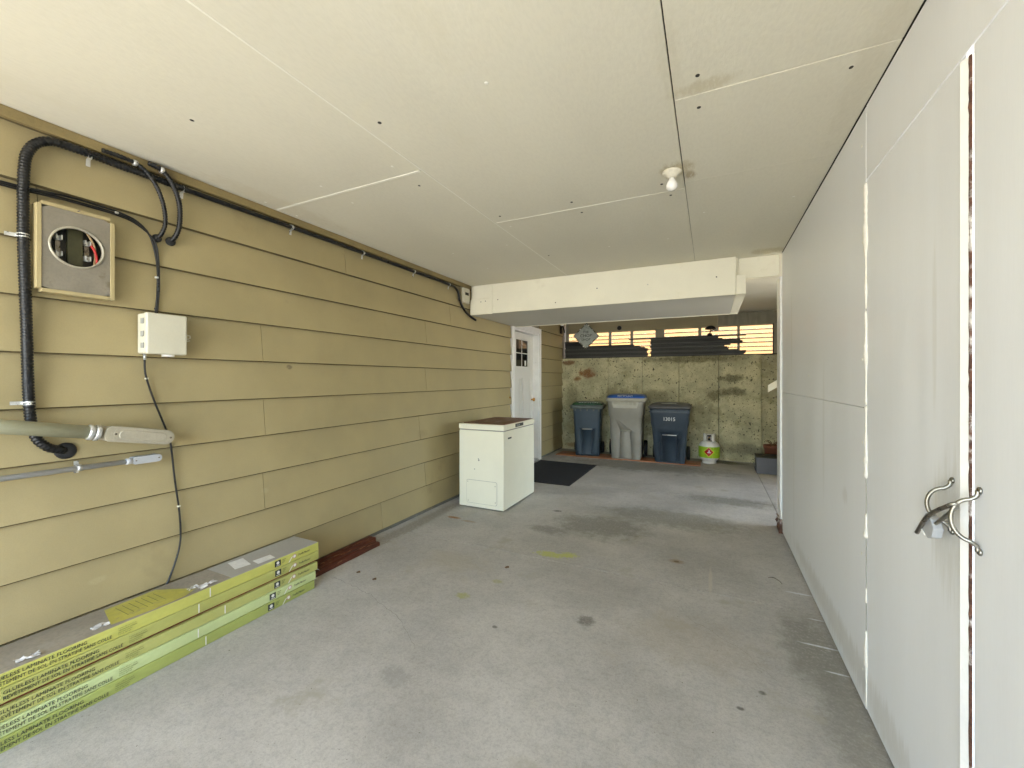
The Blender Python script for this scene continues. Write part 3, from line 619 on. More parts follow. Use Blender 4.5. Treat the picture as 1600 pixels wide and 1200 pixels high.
# ================================================================== THINGS ON THE HOUSE WALL
# electric meter socket
ms = thing('meter_socket', (L, .81, 1.71), 'grey meter socket plate with open round hole and loose red wire', 'meter box')
y0, y1, z0, z1 = .703, .922, 1.722, 2.072; XF = L + .05
cy, cz, rr = .812, 1.918, .0835
m = mb(); n = 48; out = []; inn = []
for k in range(n):
    a = 2 * math.pi * k / n; c_, s_ = math.cos(a), math.sin(a)
    t = min(((y1 - cy) if c_ > 0 else (cy - y0)) / abs(c_) if abs(c_) > 1e-6 else 9, ((z1 - cz) if s_ > 0 else (cz - z0)) / abs(s_) if abs(s_) > 1e-6 else 9)
    out.append((XF, cy + t * c_, cz + t * s_)); inn.append((XF, cy + rr * c_, cz + rr * s_))
outb = [(XF - .003, p[1], p[2]) for p in out]; innb = [(XF - .012, p[1], p[2]) for p in inn]
m.rings([outb, out, inn, innb], False, False).build('face_plate', 'meter_plate', ms)
m = mb(); m.lathe([(rr - .001, -.004), (rr - .001, .005), (rr + .003, .0065), (rr + .007, .004), (rr + .0075, .0003)], (XF, cy, cz), 48, True, 'x')
m.f = m.f[:-2]; m.s = m.s[:-2]; m.build('socket_ring', 'meter_ring', ms)
mb().box(L + .001, L + .006, y0, y1, z0, z1).build('back_plate', 'dark_in', ms)
for (a, b, c_, d_) in ((y0 - .0155, y0 - .0005, z0 - .002, z1 + .002), (y1 + .0005, y1 + .0155, z0 - .014, z1 - .006), (y0 + .0005, y1 - .001, z1 + .0005, z1 + .0155), (y0 + .0005, y1 - .001, z0 - .0155, z0 - .0005)):
    mb().box(L + .0015, XF + .004, a, b, c_, d_).build('trim_strip', 'meter_trim', ms, bevel=.001, seg=1)
mb().box(L + .0065, L + .022, cy - .022, cy + .026, cz - .10, cz + .09).build('insulator_block', 'olive_block', ms)
for yy in (cy - .052, cy + .040):
    for zz in (cz + .036, cz - .034):
        j = mb(); j.box(L + .0225 - .016, L + .036, yy - .010, yy - .006, zz - .010, zz + .010); j.box(L + .0065, L + .036, yy + .006, yy + .010, zz - .010, zz + .010); j.box(L + .0065, L + .012, yy - .006, yy + .006, zz - .010, zz + .010)
        j.build('contact_jaw', 'zinc', ms)
    mb().box(L + .0065, L + .018, yy - .008, yy + .008, cz - .022, cz + .022).build('terminal', 'dark_steel', ms)
mb().tube(smooth_path([(L + .024, cy + .050, cz + .034), (L + .034, cy + .062, cz + .005), (L + .030, cy + .072, cz - .04), (L + .02, cy + .074, cz - .09)], .008), .0052, 8).build('red_wire', 'red', ms)
mb().tube(smooth_path([(L + .02, cy + .03, cz + .10), (L + .03, cy + .058, cz + .04), (L + .028, cy + .066, cz - .01), (L + .02, cy + .062, cz - .09)], .008), .0042, 8).build('bare_wire', 'tanwire', ms)
mb().tube([(XF, .812, z1 + .007), (XF + .012, .816, z1 + .010)], .003, 6).build('trim_nail', 'dark_steel', ms)

def strap(par, y, z, vertical=False, r=.02, tail=1):
    s = mb()
    if vertical:   # strap around a vertical conduit, tail sideways
        pts = [(L + .002, y - r - .028 * (tail == 1), z), (L + .004, y - r - .002, z)]
        for k in range(9):
            a = math.pi * (1 - k / 8); pts.append((L + .004 + (r + .013) * math.sin(a), y + (r) * math.cos(a), z))
    else:
        pts = [(L + .002, y, z - r - .03), (L + .004, y, z - r - .002)]
        for k in range(9):
            a = math.pi * (1 - k / 8); pts.append((L + .004 + (r + .008) * math.sin(a), y, z + r * math.cos(a)))
    w = .0075; rings = []
    for p in pts:
        q = Vector(p)
        if vertical: rings.append([q + Vector((0, 0, -w)), q + Vector((0, 0, w)), q + Vector((.002, 0, w)), q + Vector((.002, 0, -w))])
        else: rings.append([q + Vector((0, -w, 0)), q + Vector((0, w, 0)), q + Vector((.002, w, 0)), q + Vector((.002, -w, 0))])
    s.rings(rings, False)
    return s.build('strap', 'zinc', par)
def corr(path, r, amp, par, name='corrugated_tube', step=.0042):
    p = resample(smooth_path(path, .01), step)
    return mb().tube(p, r, 12, True, True, rf=lambda i: r - 1.6 * amp * (1 if i % 3 == 0 else 0)).build(name, 'black', par)
cd = thing('corrugated_conduit', (L, .70, 1.03), 'long black corrugated conduit rising past the meter and running under the ceiling', 'conduit')
corr([(L - .004, .785, 1.025), (L + .012, .765, 1.032), (L + .024, .725, 1.052), (L + .022, .690, 1.11), (L + .020, .676, 1.25), (L + .021, .668, 1.6), (L + .021, .660, 1.95), (L + .021, .662, 2.20),
      (L + .021, .676, 2.29), (L + .021, .715, 2.345), (L + .021, .78, 2.364), (L + .021, 1.0, 2.362)], .0185, .0022, cd)
corr([(L + .020, .98, 2.362), (L + .020, 1.25, 2.361)], .0165, .002, cd)
mb().tube(resample(smooth_path([(L + .017, 1.24, 2.361), (L + .017, 2.0, 2.366), (L + .017, 3.0, 2.367), (L + .017, 3.70, 2.365), (L + .018, 3.86, 2.350), (L + .018, 3.92, 2.30), (L + .018, 3.945, 2.23), (L + .018, 4.03, 2.14), (L + .018, 4.15, 2.085), (L + .018, 4.30, 2.05)], .02), .02), .0135, 10).build('cable_run', 'black', cd)
mb().lathe([(.036, -.003), (.036, .006), (.030, .011), (.018, .012), (.005, .012)], (L - .002, .79, 1.022), 20, True, 'x').build('wall_gland', 'black_matte', cd)
for y, z in ((.862, 2.362), (1.232, 2.361), (1.871, 2.366), (2.509, 2.368), (3.153, 2.367), (3.74, 2.363)): strap(cd, y, z)
strap(cd, .661, 1.93, True); strap(cd, .676, 1.24, True)
for nm, pts, rad, lab in (('short_conduit', [(L + .030, .90, 2.400), (L + .036, 1.02, 2.395), (L + .042, 1.085, 2.345), (L + .044, 1.128, 2.25), (L + .036, 1.145, 2.15), (L + .018, 1.135, 2.085), (L - .006, 1.125, 2.065)], .0105, 'thin black corrugated conduit stub curving down beside the thicker stub'),
                     ('short_conduit', [(L + .040, 1.07, 2.418), (L + .046, 1.125, 2.405), (L + .050, 1.170, 2.35), (L + .050, 1.20, 2.26), (L + .040, 1.205, 2.15), (L + .020, 1.195, 2.09), (L - .006, 1.185, 2.066)], .0125, 'thicker black corrugated conduit stub curving down into the siding')):
    t = thing(nm, (L, pts[-1][1], pts[-1][2]), lab, 'conduit')
    corr(pts, rad, .0016, t)
    mb().lathe([(rad + .010, -.003), (rad + .010, .005), (rad + .004, .012), (rad * .5, .0125)], (L - .003, pts[-1][1], pts[-1][2]), 16, True, 'x').build('wall_gland', 'black_matte', t)
    mb().lathe([(rad + .003, -.008), (rad + .004, 0), (rad + .003, .008)], (0, 0, 0), 12, True, 'y').build('coupling', 'zinc', t, local=True).location = Vector(pts[1]) - t.location
# paired cables to the junction box
pc = thing('cable_pair', (L, .6, 2.13), 'thin black cable pair sagging above the meter down to the beige box', 'cable')
base = [(-.4, 2.135), (.2, 2.132), (.602, 2.132), (.707, 2.139), (.824, 2.145), (.969, 2.140), (1.042, 2.120), (1.094, 2.062), (1.121, 1.939), (1.124, 1.808), (1.116, 1.678)]
for q in range(3):
    pts = [(L + .007 + .003 * (q == 2), y + (.008 * q if z < 2.1 else 0) * (0 if i > 8 else 1), z - (.0085 * q) + .006 * mnoise.noise((y * 4, q * 9.0, 0))) for i, (y, z) in enumerate(base)]
    if q == 2: pts = pts[:8] + [(L + .008, 1.128, 1.939), (L + .008, 1.13, 1.808), (L + .008, 1.122, 1.678)]
    mb().tube(smooth_path(pts, .02), .0040 if q else .0048, 8).build('cable_strand', 'black', pc)
for y, z in ((.96, 2.135), (1.119, 1.86), (1.118, 1.70)):
    mb().box(L + .001, L + .016, y - .007, y + .007, z - .005, z + .005).build('clip', 'zinc' if z > 1.75 else 'black', pc, bevel=.002, seg=1)
# junction box
jb = thing('junction_box', (L, 1.12, 1.46), 'beige hinged plastic junction box on the siding', 'junction box')
mb().box(L + .001, L + .062, 1.043, 1.212, 1.466, 1.664).build('box_base', 'beige', jb, bevel=.008, seg=3)
mb().box(L + .064, L + .098, 1.040, 1.214, 1.463, 1.667).build('lid', 'beige', jb, bevel=.010, seg=3)
for z in (1.505, 1.562, 1.625):
    mb().box(L + .052, L + .076, 1.034, 1.0395, z - .013, z + .013).build('hinge', 'grey_latch', jb, bevel=.001, seg=1)
m = mb(); m.box(L + .05, L + .08, 1.215, 1.222, 1.535, 1.575); m.tube([(L + .07, 1.222, 1.57), (L + .072, 1.238, 1.568), (L + .072, 1.240, 1.556), (L + .072, 1.226, 1.55), (L + .072, 1.238, 1.542), (L + .07, 1.222, 1.537)], .003, 6); m.build('hasp', 'beige', jb)
mb().lathe([(.026, -.012), (.026, .0), (.022, .004)], (L + .05, 1.15, 1.466), 18).build('knockout_hub', 'white_trim', jb)
mb().lathe([(.006, -.03), (.006, 0)], (L + .020, 1.065, 1.466), 10).build('cable_gland', 'zinc', jb)
# black cable from box to floor
dc = thing('drop_cable', (L, 1.15, .27), 'single black cable dropping from the beige box behind the flooring cartons', 'cable')
mb().tube(smooth_path([(L + .02, 1.065, 1.438), (L + .012, 1.069, 1.39), (L + .010, 1.076, 1.345), (L + .008, 1.108, 1.232), (L + .008, 1.157, 1.086), (L + .008, 1.180, 1.0), (L + .008, 1.200, .80), (L + .009, 1.222, .60), (L + .012, 1.220, .45), (L + .014, 1.175, .30), (L + .012, 1.13, .20), (L + .010, 1.10, .05), (L + .012, 1.10, .002)], .015), .0048, 8).build('cable', 'black', dc)
for y, z in ((1.078, 1.342), (1.218, .66)): mb().box(L + .0015, L + .014, y - .007, y + .007, z - .005, z + .005).build('clip', 'beige', dc, bevel=.002, seg=1)
# steel service conduit with elbow body
sp_ = thing('service_pipe', (L + .07, .9, 1.08), 'thick grey green steel conduit ending in an oval elbow body', 'pipe')
d0 = Vector((L + .082, .10, 1.252)); d1 = Vector((L + .082, .862, 1.098)); dd = (d1 - d0).normalized(); up = Vector((1, 0, 0)).cross(dd)
mb().tube([d0, d1], .0285, 20).build('pipe', 'pipe_green', sp_)
mb().tube([d0 + Vector((-.08, -.01, .002)), d0 + Vector((-.03, -.01, .002)), d0 + Vector((-.006, -.004, .001)), d0 + Vector((0, .004, -.001))], .0284, 16).build('elbow', 'pipe_green', sp_)
for a, r_ in ((.0, .034), (.022, .036)):
    p = d1 + dd * (a - .03); mb().tube([p, p + dd * .004, p + dd * .016, p + dd * .02], .03, 20, rf=lambda i, r_=r_: (r_ - .004, r_, r_, r_ - .004)[i]).build('coupling_ring', 'zinc', sp_)
lbb = mb(); ring0 = []; prof = []
e0 = d1 + dd * .02; ln = .272; hw_ = .036
def stad(c, length, h, x, n=12):
    pts = []
    for k in range(n + 1): a = math.pi / 2 - math.pi * k / n; pts.append(c + dd * (length - h + h * math.cos(a)) + up * (h * math.sin(a)) + Vector((x, 0, 0)))
    for k in range(n + 1): a = -math.pi / 2 - math.pi * k / n; pts.append(c + dd * (h * .7 + h * .7 * math.cos(a)) + up * (h * math.sin(a)) + Vector((x, 0, 0)))
    return pts
lbb.rings([stad(e0, ln, hw_ * .9, -.081), stad(e0, ln, hw_ * .94, .015), stad(e0, ln, hw_, .02), stad(e0, ln, hw_, .030), stad(e0, ln, hw_ * .96, .032)], False); lb_ = lbb.build('elbow_body', 'lb', sp_)
e1 = e0 + dd * .03; lid_ = mb(); lid_.rings([stad(e1, ln - .036, hw_ * .86, .0325), stad(e1, ln - .036, hw_ * .86, .0345)], False); lid_.rings([stad(e1 + dd * .02, ln - .085, hw_ * .60, .0346), stad(e1 + dd * .022, ln - .089, hw_ * .54, .0375)], False); lid_.build('cover_plate', 'lb', lb_)
for t_ in (.036, ln - .018):
    p = e0 + dd * t_ + Vector((.0345, 0, 0)); mb().lathe([(.005, 0), (.005, .002), (.002, .003)], p, 8, True, 'x').build('screw', 'dark_steel', lb_)
# small pvc conduit
pv = thing('pvc_conduit', (L + .03, 1.0, .94), 'slim grey plastic conduit with small elbow body below the steel pipe', 'pipe')
mb().tube([(L + .034, -.6, .952), (L + .034, 1.0, .941)], .0115, 14).build('pipe', 'pvc', pv)
mb().tube([(L + .034, .985, .941), (L + .034, 1.012, .941)], .0145, 14).build('collar', 'pvc', pv)
o = mb(); dd = Vector((0, 1, -.006)).normalized(); up = Vector((0, 0, 1)); o.rings([stad(Vector((L + .034, 1.008, .941)), .118, .017, -.033), stad(Vector((L + .034, 1.008, .941)), .118, .019, .008), stad(Vector((L + .034, 1.008, .941)), .118, .018, .014)], False)
ob_ = o.build('elbow_body', 'pvc', pv, bevel=0)
for yy in (1.02, 1.112): mb().lathe([(.0035, 0), (.0035, .0015), (.001, .002)], (L + .0485, yy, .941), 8, True, 'x').build('screw', 'dark_steel', ob_)
s = mb(); rings = []
for k in range(13):
    a = math.pi * 2 * k / 12; rings.append(None)
strap_m = mb(); strap_m.tube([(L + .034, .815, .9425), (L + .034, .83, .9425)], .0142, 14); strap_m.box(L + .001, L + .006, .815, .83, .918, .972); strap_m.box(L + .001, L + .03, .817, .828, .953, .958); strap_m.build('clamp', 'zinc', pv)
# outlet by the soffit
ou = thing('outdoor_outlet', (L, 4.07, 2.2), 'cream weatherproof outlet tucked under the ceiling beside the soffit', 'outlet')
mb().box(L + .001, L + .036, 4.005, 4.135, 2.215, 2.385).build('box', 'beige', ou, bevel=.006, seg=2)
mb().box(L + .0365, L + .040, 4.035, 4.105, 2.305, 2.335).build('slot', 'nail', ou)
mb().box(L + .001, L + .012, 3.985, 4.15, 2.20, 2.39).build('back_plate', 'header', ou)

# ================================================================== CARTONS OF FLOORING
tops = [.219, .166, .103, .052, 0.0]; hts = [.0525, .0525, .0505, .0505, .0515]
xf = [-2.312, -2.306, -2.300, -2.292, -2.284]; ye = [1.885, 1.882, 1.868, 1.848, 1.832]
clabs = ['topmost yellow green flooring carton with torn dusty top', 'second flooring carton, resting on the thin brown plank', 'flooring carton just under the thin brown plank',
         'pale green flooring carton, second from the floor in its stack', 'lowest green flooring carton, resting on the concrete']
RY = Matrix(((0, 0, 1, 0), (1, 0, 0, 0), (0, 1, 0, 0), (0, 0, 0, 1)))    # text: reading along +Y, up +Z, facing +X
for i in range(5):
    b = thing('flooring_carton', ((xf[i] - .1), 1.1, tops[i]), clabs[i], 'carton', 'stacked flooring cartons')
    zb, zt = tops[i] + .0006, tops[i] + hts[i]
    mm = mb(); x0, x1, y0_, y1_ = xf[i] - .235, xf[i], .30, ye[i]; n = 26; rings = []
    for k in range(n + 1):
        y = y0_ + (y1_ - y0_) * k / n; w = .0016 * mnoise.noise((y * 3, i * 7.0, 0)); sag = .0008 * mnoise.noise((y * 5, i * 3.0, 5))
        e = .0012
        rings.append([(x0, y, zb), (x1 - e + w, y, zb), (x1 + w, y, zb + e), (x1 + w + .0008, y, (zb + zt) / 2), (x1 + w, y, zt - e + sag), (x1 - e + w, y, zt + sag), (x0, y, zt)])
    mm.rings(rings, False); carton_o = mm.build('carton', 'ctn%d' % i, b)
    TX = x1 + .0024
    zc = tops[i] + hts[i] * .5
    for s_, sz, yy, zz in (('GLUELESS LAMINATE FLOORING', .0195, .512, zc + .005), ('REVÊTEMENT DE SOL EN STRATIFIÉ SANS COLLE', .0195, .512, zc - .0155)):
        sh = [0, .035, .02, -.005, -.02][i]
        text(b, s_, sz, Matrix.Translation((TX, yy + sh, zz)) @ RY, 'print', squash=.80 if 'REV' in s_ else .92, extrude=.0003)
    for r_ in range(4):
        text(b, ['7 mm x 20 cm x 1,3 m', 'with attached underpad', 'avec sous-couche', '2,3 m2  24,7 pi2'][r_], .0068, Matrix.Translation((TX, 0.872 + [0, .035, .02, -.005, -.02][i], zc + .010 - .0085 * r_)) @ RY, 'print_soft', extrude=.0003)
    sx = [0, -.002, -.012, -.045, -.06][i]
    mb().box(TX - .001, TX + .0006, 1.585 + sx, 1.622 + sx, zc - .016, zc + .018).build('black_badge', 'print', b)
    mb().lathe([(.009, 0), (.009, .0006)], (TX + .0004, 1.6035 + sx, zc + .004), 14, False, 'x').build('badge_icon', 'paper', b)
    mb().box(TX - .0006, TX + .0010, 1.592 + sx, 1.615 + sx, zc - .012, zc - .009).build('badge_line', 'paper', b)
    for r_ in range(3): mb().box(TX - .001, TX + .0004, 1.632 + sx, 1.655 + sx - .004 * r_, zc + .010 - .008 * r_, zc + .0125 - .008 * r_).build('fine_print', 'print_soft', b)
    mb().lathe([(.0125, 0), (.0125, .0006)], (TX - .0004, 1.712 + sx, zc + .003), 18, False, 'x').build('round_stamp', 'print_red', b)
    mb().lathe([(.0085, 0), (.0085, .0006)], (TX + .0002, 1.712 + sx, zc + .003), 18, False, 'x').build('stamp_centre', 'paper', b)
    mb().add([(TX - .0002, 1.672 + sx, zc - .022), (TX - .0002, 1.678 + sx, zc - .022), (TX - .0002, 1.704 + sx, zc + .010), (TX - .0002, 1.690 + sx, zc + .002)], [(0, 1, 2, 3)]).build('white_swoosh', 'paper', b)
    text(b, 'TrafficMaster', .0165, Matrix.Translation((TX, 1.735 + sx, zc - .004)) @ RY, 'print', name='logo_lettering', shear=.35, extrude=.0003, squash=.95)
    for yq in ((1.235, 1.18, 1.30, 1.17, 1.20)[i],):
        mb().box(TX - .0012, TX + .0002, yq, yq + .004, zb + .004, zt - .004).build('tape_mark', 'paper', b)
    if i == 0:
        mb().box(x0 + .001, x1 - .003, y0_ + .002, 1.345, zt - .0006, zt + .0016).build('dusty_top', 'ctn_top', b)
        mb().box(x0 + .001, x1 - .002, 1.347, y1_ - .002, zt - .0006, zt + .0020).build('top_flap', 'ctn_top2', b)
        mb().add([(x0 + .03, .90, zt + .0022), (x1 - .03, .86, zt + .0022), (x1 - .01, 1.00, zt + .0024), (x1 - .012, 1.13, zt + .0030), (x1 - .05, 1.20, zt + .0026), (x0 + .02, 1.10, zt + .0022)], [(0, 1, 2, 3, 4, 5)]).build('torn_label', 'label_yellow', b)
        for q in range(7):
            mb().box(x0 + .055, x1 - .06 - .01 * (q % 3), .93 + .024 * q, .932 + .024 * q, zt + .0024, zt + .0030).build('label_line', 'print_soft', b)
        mb().add([(x0 + .03, 1.44, zt + .0026), (x0 + .15, 1.41, zt + .0026), (x0 + .165, 1.49, zt + .0026), (x0 + .04, 1.52, zt + .0026)], [(0, 1, 2, 3)]).build('white_label', 'paper', b)
        mb().add([(x0 + .13, 1.52, zt + .0026), (x0 + .20, 1.51, zt + .0026), (x0 + .205, 1.61, zt + .0026), (x0 + .14, 1.62, zt + .0026)], [(0, 1, 2, 3)]).build('white_label', 'paper', b)
        for (px_, py_, sz) in ((x1 - .03, 1.24, .05), (x1 - .05, .83, .035), (x1 - .03, .62, .04), (x0 + .10, .50, .03), (x1 - .06, 1.19, .03)):
            fm = mb(); G = 6; vv = []
            for a in range(G):
                for c_ in range(G):
                    vv.append((px_ + (a / (G - 1) - .5) * sz * .8 + rnd.uniform(-.003, .003), py_ + (c_ / (G - 1) - .5) * sz * 1.6 + rnd.uniform(-.004, .004), zt + .003 + rnd.random() * .011))
            fm.add(vv, [(a * G + c_, a * G + c_ + 1, (a + 1) * G + c_ + 1, (a + 1) * G + c_) for a in range(G - 1) for c_ in range(G - 1) if rnd.random() > .15]); fm.build('torn_film', 'film', b, fixn=False)
    if i in (2, 3):
        fm = mb(); fm.add([(x1 - .02, y1_, zb), (x1 + .002, y1_ + .001, zb + .004), (x1 + .006, y1_ + .016, zb - .012), (x1 - .012, y1_ + .014, zb - .008)], [(0, 1, 2, 3)]); fm.build('torn_film', 'film', b, fixn=False)
tag(mb().box(-2.545, -2.318, .35, 1.868, .1540, .1655).build('laminate_plank', 'redwood', bevel=.001, seg=1), 'thin brown plank pressed between the stacked flooring cartons', 'plank')
# stained timbers beside the cartons
for i, (x0, x1, ya, yb, zt, lab) in enumerate(((-2.548, -2.475, 1.91, 2.57, .040, 'weathered red brown board against the siding foot'), (-2.470, -2.395, 1.905, 2.53, .030, 'flaking red brown board lying out from the siding, beside its twin'))):
    m = mb(); rings = []
    for k in range(20):
        y = ya + (yb - ya) * k / 19; j = [.0025 * mnoise.noise((y * 8, i * 5.0 + q * 3.1, 1)) for q in range(8)]
        rings.append([(x0 + j[0], y, .001), (x1 + j[1], y, .001), (x1 + j[2] + .001, y, zt * .5), (x1 + j[3] - .002, y, zt + j[3]), (x1 - .025 + j[4], y, zt + j[4] + .001), (x1 - .03, y, zt - .004 + j[7]), (x1 - .036 + j[5], y, zt + j[5]), (x0 + j[6], y, zt + j[6])])
    m.rings(rings, False)
    tag(m.build('timber_offcut', 'redwood_old'), lab, 'board')

# ================================================================== FREEZER
fz = thing('chest_freezer', (-2.13, 4.09, 0), 'old cream chest freezer with worn brown top by the siding', 'freezer')
fx0, fx1, fy0, fy1 = -2.392, -1.868, 3.692, 4.487
mb().box(fx0, fx1, fy0, fy1, .012, .805).build('cabinet', 'freezer', fz, bevel=.006, seg=3)
for x in (fx0 + .03, fx1 - .07):
    for y in (fy0 + .03, fy1 - .07): mb().box(x, x + .04, y, y + .04, 0, .0125).build('foot', 'black', fz)
mb().box(fx0 + .006, fx1 - .006, fy0 + .006, fy1 - .006, .8045, .817).build('lid_seal', 'seal', fz)
lid = mb().box(fx0 - .004, fx1 + .004, fy0 - .004, fy1 + .004, .817, .872).build('lid', 'freezer', fz, bevel=.006, seg=3)
mb().box(fx0 + .025, fx1 - .012, fy0 + .045, fy1 - .012, .8715, .8765).build('lid_veneer', 'freezer_top', lid, bevel=.001, seg=1)
mb().box(fx1 + .0042, fx1 + .008, 3.96, 4.16, .829, .862).build('name_plate', 'print', lid, bevel=.001, seg=1)
text(lid, 'VIKING', .026, Matrix.Translation((fx1 + .0083, 3.985, .836)) @ RY, 'zinc', spacing=1.1)
mb().box(fx1 + .0002, fx1 + .003, 3.79, 3.87, .722, .738).build('badge', 'print', fz)
gr = mb(); ro = rrect((-2.305 + -1.94) / 2, .172, .355, .235, .018, 0, 6); 
ring_o = [(p[0], fy0 - .0035, p[1]) for p in ro]; ring_b = [(p[0], fy0 + .001, p[1]) for p in ro]
gr.rings([ring_b, ring_o], False); gr.build('access_panel', 'freezer', fz)
gap = mb(); ro2 = rrect((-2.305 + -1.94) / 2, .172, .361, .241, .020, 0, 6); gap.rings([[(p[0], fy0 + .0005, p[1]) for p in ro2], [(p[0], fy0 - .0007, p[1]) for p in ro2]], False); gap.build('panel_gap', 'seal', fz)
for x, z in ((-2.285, .272), (-1.962, .25), (-1.96, .085), (-2.28, .075)): mb().lathe([(.0045, 0.0), (.0045, .0015), (.001, .002)], (0, 0, 0), 8, True, 'y').build('screw', 'dark_steel', fz, local=True).location = Vector((x, fy0 - .0055, z)) - fz.location
for x, z, r_ in ((-2.155, .50, .010), (-2.16, .515, .006), (-2.205, .405, .006)):
    mb().lathe([(.001, -.0004), (r_, -.0003), (r_, .0006)], (0, 0, 0), 8, False, 'y').build('enamel_chip', 'seal', fz, local=True).location = Vector((x, fy0 - .0001, z)) - fz.location

# ================================================================== DOOR MAT
dm = thing('door_mat', (-2.05, 5.64, 0), 'black door mat on the concrete by the white door', 'mat')
m = mb(); G1, G2 = 36, 54; vv = []
for a in range(G1):
    for c_ in range(G2):
        vv.append((-2.50 + .90 * a / (G1 - 1), 4.975 + 1.33 * c_ / (G2 - 1), .009 + .004 * rnd.random()))
m.add(vv, [(a * G2 + c_, (a + 1) * G2 + c_, (a + 1) * G2 + c_ + 1, a * G2 + c_ + 1) for a in range(G1 - 1) for c_ in range(G2 - 1)])
m.build('pile', 'mat', dm)
frm = mb(); frm.box(-2.515, -1.585, 4.955, 6.325, .0005, .008); frm.build('backing', 'mat_edge', dm, bevel=.002, seg=1)

# ================================================================== LAMINATE STRIP AND BINS
for i, (x0, x1, ya, yb) in enumerate(((-2.46, -1.30, 6.90, 7.085), (-1.298, -.135, 6.935, 7.085), (-2.455, -1.2, 7.088, 7.275), (-1.198, -.14, 7.088, 7.275))):
    tag(mb().box(x0, x1, ya, yb, 0.0, .014).build('laminate_board', 'laminate', bevel=.0015, seg=1),
        ['red brown laminate board under the green lidded bin, along the front edge', 'red brown laminate board under the charcoal lidded bin, along the front edge',
         'red brown laminate board toward the concrete wall, by the siding', 'red brown laminate board toward the concrete wall, by the propane tank'][i], 'board', 'laminate boards under the bins')
def wheels(t, w, yb, r, x_off=0.0):
    for s_ in (-1, 1):
        wh = mb().lathe([(r * .55, -.028), (r * .95, -.026), (r, -.018), (r, .018), (r * .95, .026), (r * .55, .028)], (s_ * w, yb, r), 22, True, 'x').build('wheel', 'black_matte', t, local=True)
        mb().lathe([(r * .5, -.032), (r * .5, .032)], (s_ * w, yb, r), 16, False, 'x').build('hub', 'lid_black', wh, local=True)
    mb().tube([(-w, yb, r), (w, yb, r)], .012, 8).build('axle', 'dark_steel', t, local=True)
def bar(t, w, y, z, r=.011, m='zinc'):
    mb().tube([(-w, y, z), (w, y, z)], r, 10).build('grab_bar', m, t, local=True)
Z0 = .0145
# --- green lidded bin
b1 = thing('wheeled_bin', (-1.955, 7.20, Z0), 'slate blue wheeled bin with dark green lid', 'bin', 'wheeled bins along the concrete wall', R_(10))
m = mb(); secs = [(.0, .40, .42, .04, 0), (.03, .415, .44, .05, 0), (.50, .455, .49, .055, 0), (.80, .485, .53, .055, 0), (.835, .49, .535, .05, 0)]
m.rings([rrect(0, 0, w, d, r, z) for z, w, d, r, _ in secs], True)
body = m.build('body', 'bin_blue', b1, local=True); body['mat_key'] = 'bin_blue'
cutter = mb(); cutter.prism([(-.085, .46), (.085, .46), (.085, .62), (.06, .645), (-.06, .645), (-.085, .62)], 'y', -.30, -.150)
cut(body, cutter)
cutter = mb(); cutter.box(-.092, -.078, -.30, -.190, .03, .45); cutter.box(.078, .092, -.30, -.190, .03, .45)
cut(body, cutter)
bar(b1, .09, -.236, .462)
for x in (-.20, -.11, 0, .11, .20):
    mb().box(x - .012, x + .012, -.285, -.262, .775, .832).build('rim_rib', 'lid_rim', b1, local=True)
m = mb(); m.rings([rrect(0, -.01, .56, .60, .05, .812), rrect(0, -.01, .575, .615, .055, .822), rrect(0, -.01, .575, .615, .055, .866), rrect(0, -.01, .56, .60, .05, .874)], True); lidm = m.build('lid_skirt', 'lid_rim', b1, local=True)
m = mb(); m.rings([rrect(0, 0, .53, .56, .05, .8745), rrect(0, 0, .49, .52, .06, .905), rrect(0, 0, .42, .45, .06, .918)], True); lt = m.build('lid', 'lid_green', b1, local=True)
text(lt, 'ORGANICS', .062, Matrix.Translation((.02, -.262, .889)) @ Matrix.Rotation(R_(50), 4, 'X'), 'white_print', align='CENTER', local=True, extrude=.001, squash=1.1)
mb().tube(smooth_path([(-.21, .24, .80), (-.21, .33, .86), (0, .345, .87), (.21, .33, .86), (.21, .24, .80)], .02), .015, 8).build('handle', 'bin_blue', b1, local=True)
wheels(b1, .235, .20, .10)
# --- grey bin, blue lid
b2 = thing('wheeled_bin', (-1.275, 7.165, Z0), 'tall grey wheeled bin with blue lid', 'bin', 'wheeled bins along the concrete wall', R_(4))
m = mb(); secs = [(.0, .46, .44, .06), (.03, .475, .455, .07), (.45, .51, .52, .085), (.70, .525, .55, .09), (.715, .552, .575, .09), (.90, .575, .61, .09), (.97, .585, .62, .08)]
m.rings([rrect(0, 0, w, d, r, z, 6) for z, w, d, r in secs], True)
body = m.build('body', 'bin_grey', b2, local=True); body['mat_key'] = 'bin_grey'
cutter = mb(); cutter.prism([(-.175, .66), (.175, .66), (.13, .60), (.13, .0), (-.13, .0), (-.13, .60)], 'y', -.40, -.30)
cutter = mb(); cutter.prism([(-.075, .485), (.075, .485), (.07, .57), (-.07, .57)], 'y', -.33, -.18)
cut(body, cutter)
cutter = mb(); cutter.prism([(-.105, .02), (-.094, .02), (-.070, .475), (-.082, .475)], 'y', -.33, -.205); cutter.prism([(.105, .02), (.094, .02), (.070, .475), (.082, .475)], 'y', -.33, -.205)
cut(body, cutter)
bar(b2, .085, -.262, .478, .010, 'bin_grey_lt')
mb().box(-.05, .05, -.186, -.181, .50, .545).build('recess_emblem', 'bin_grey_lt', b2, local=True)
m = mb(); m.rings([rrect(0, 0, .60, .64, .08, .955, 6), rrect(0, 0, .625, .665, .085, .965, 6), rrect(0, 0, .625, .665, .085, 1.005, 6), rrect(0, 0, .60, .64, .08, 1.012, 6)], True); m.build('rim', 'bin_grey_lt', b2, local=True)
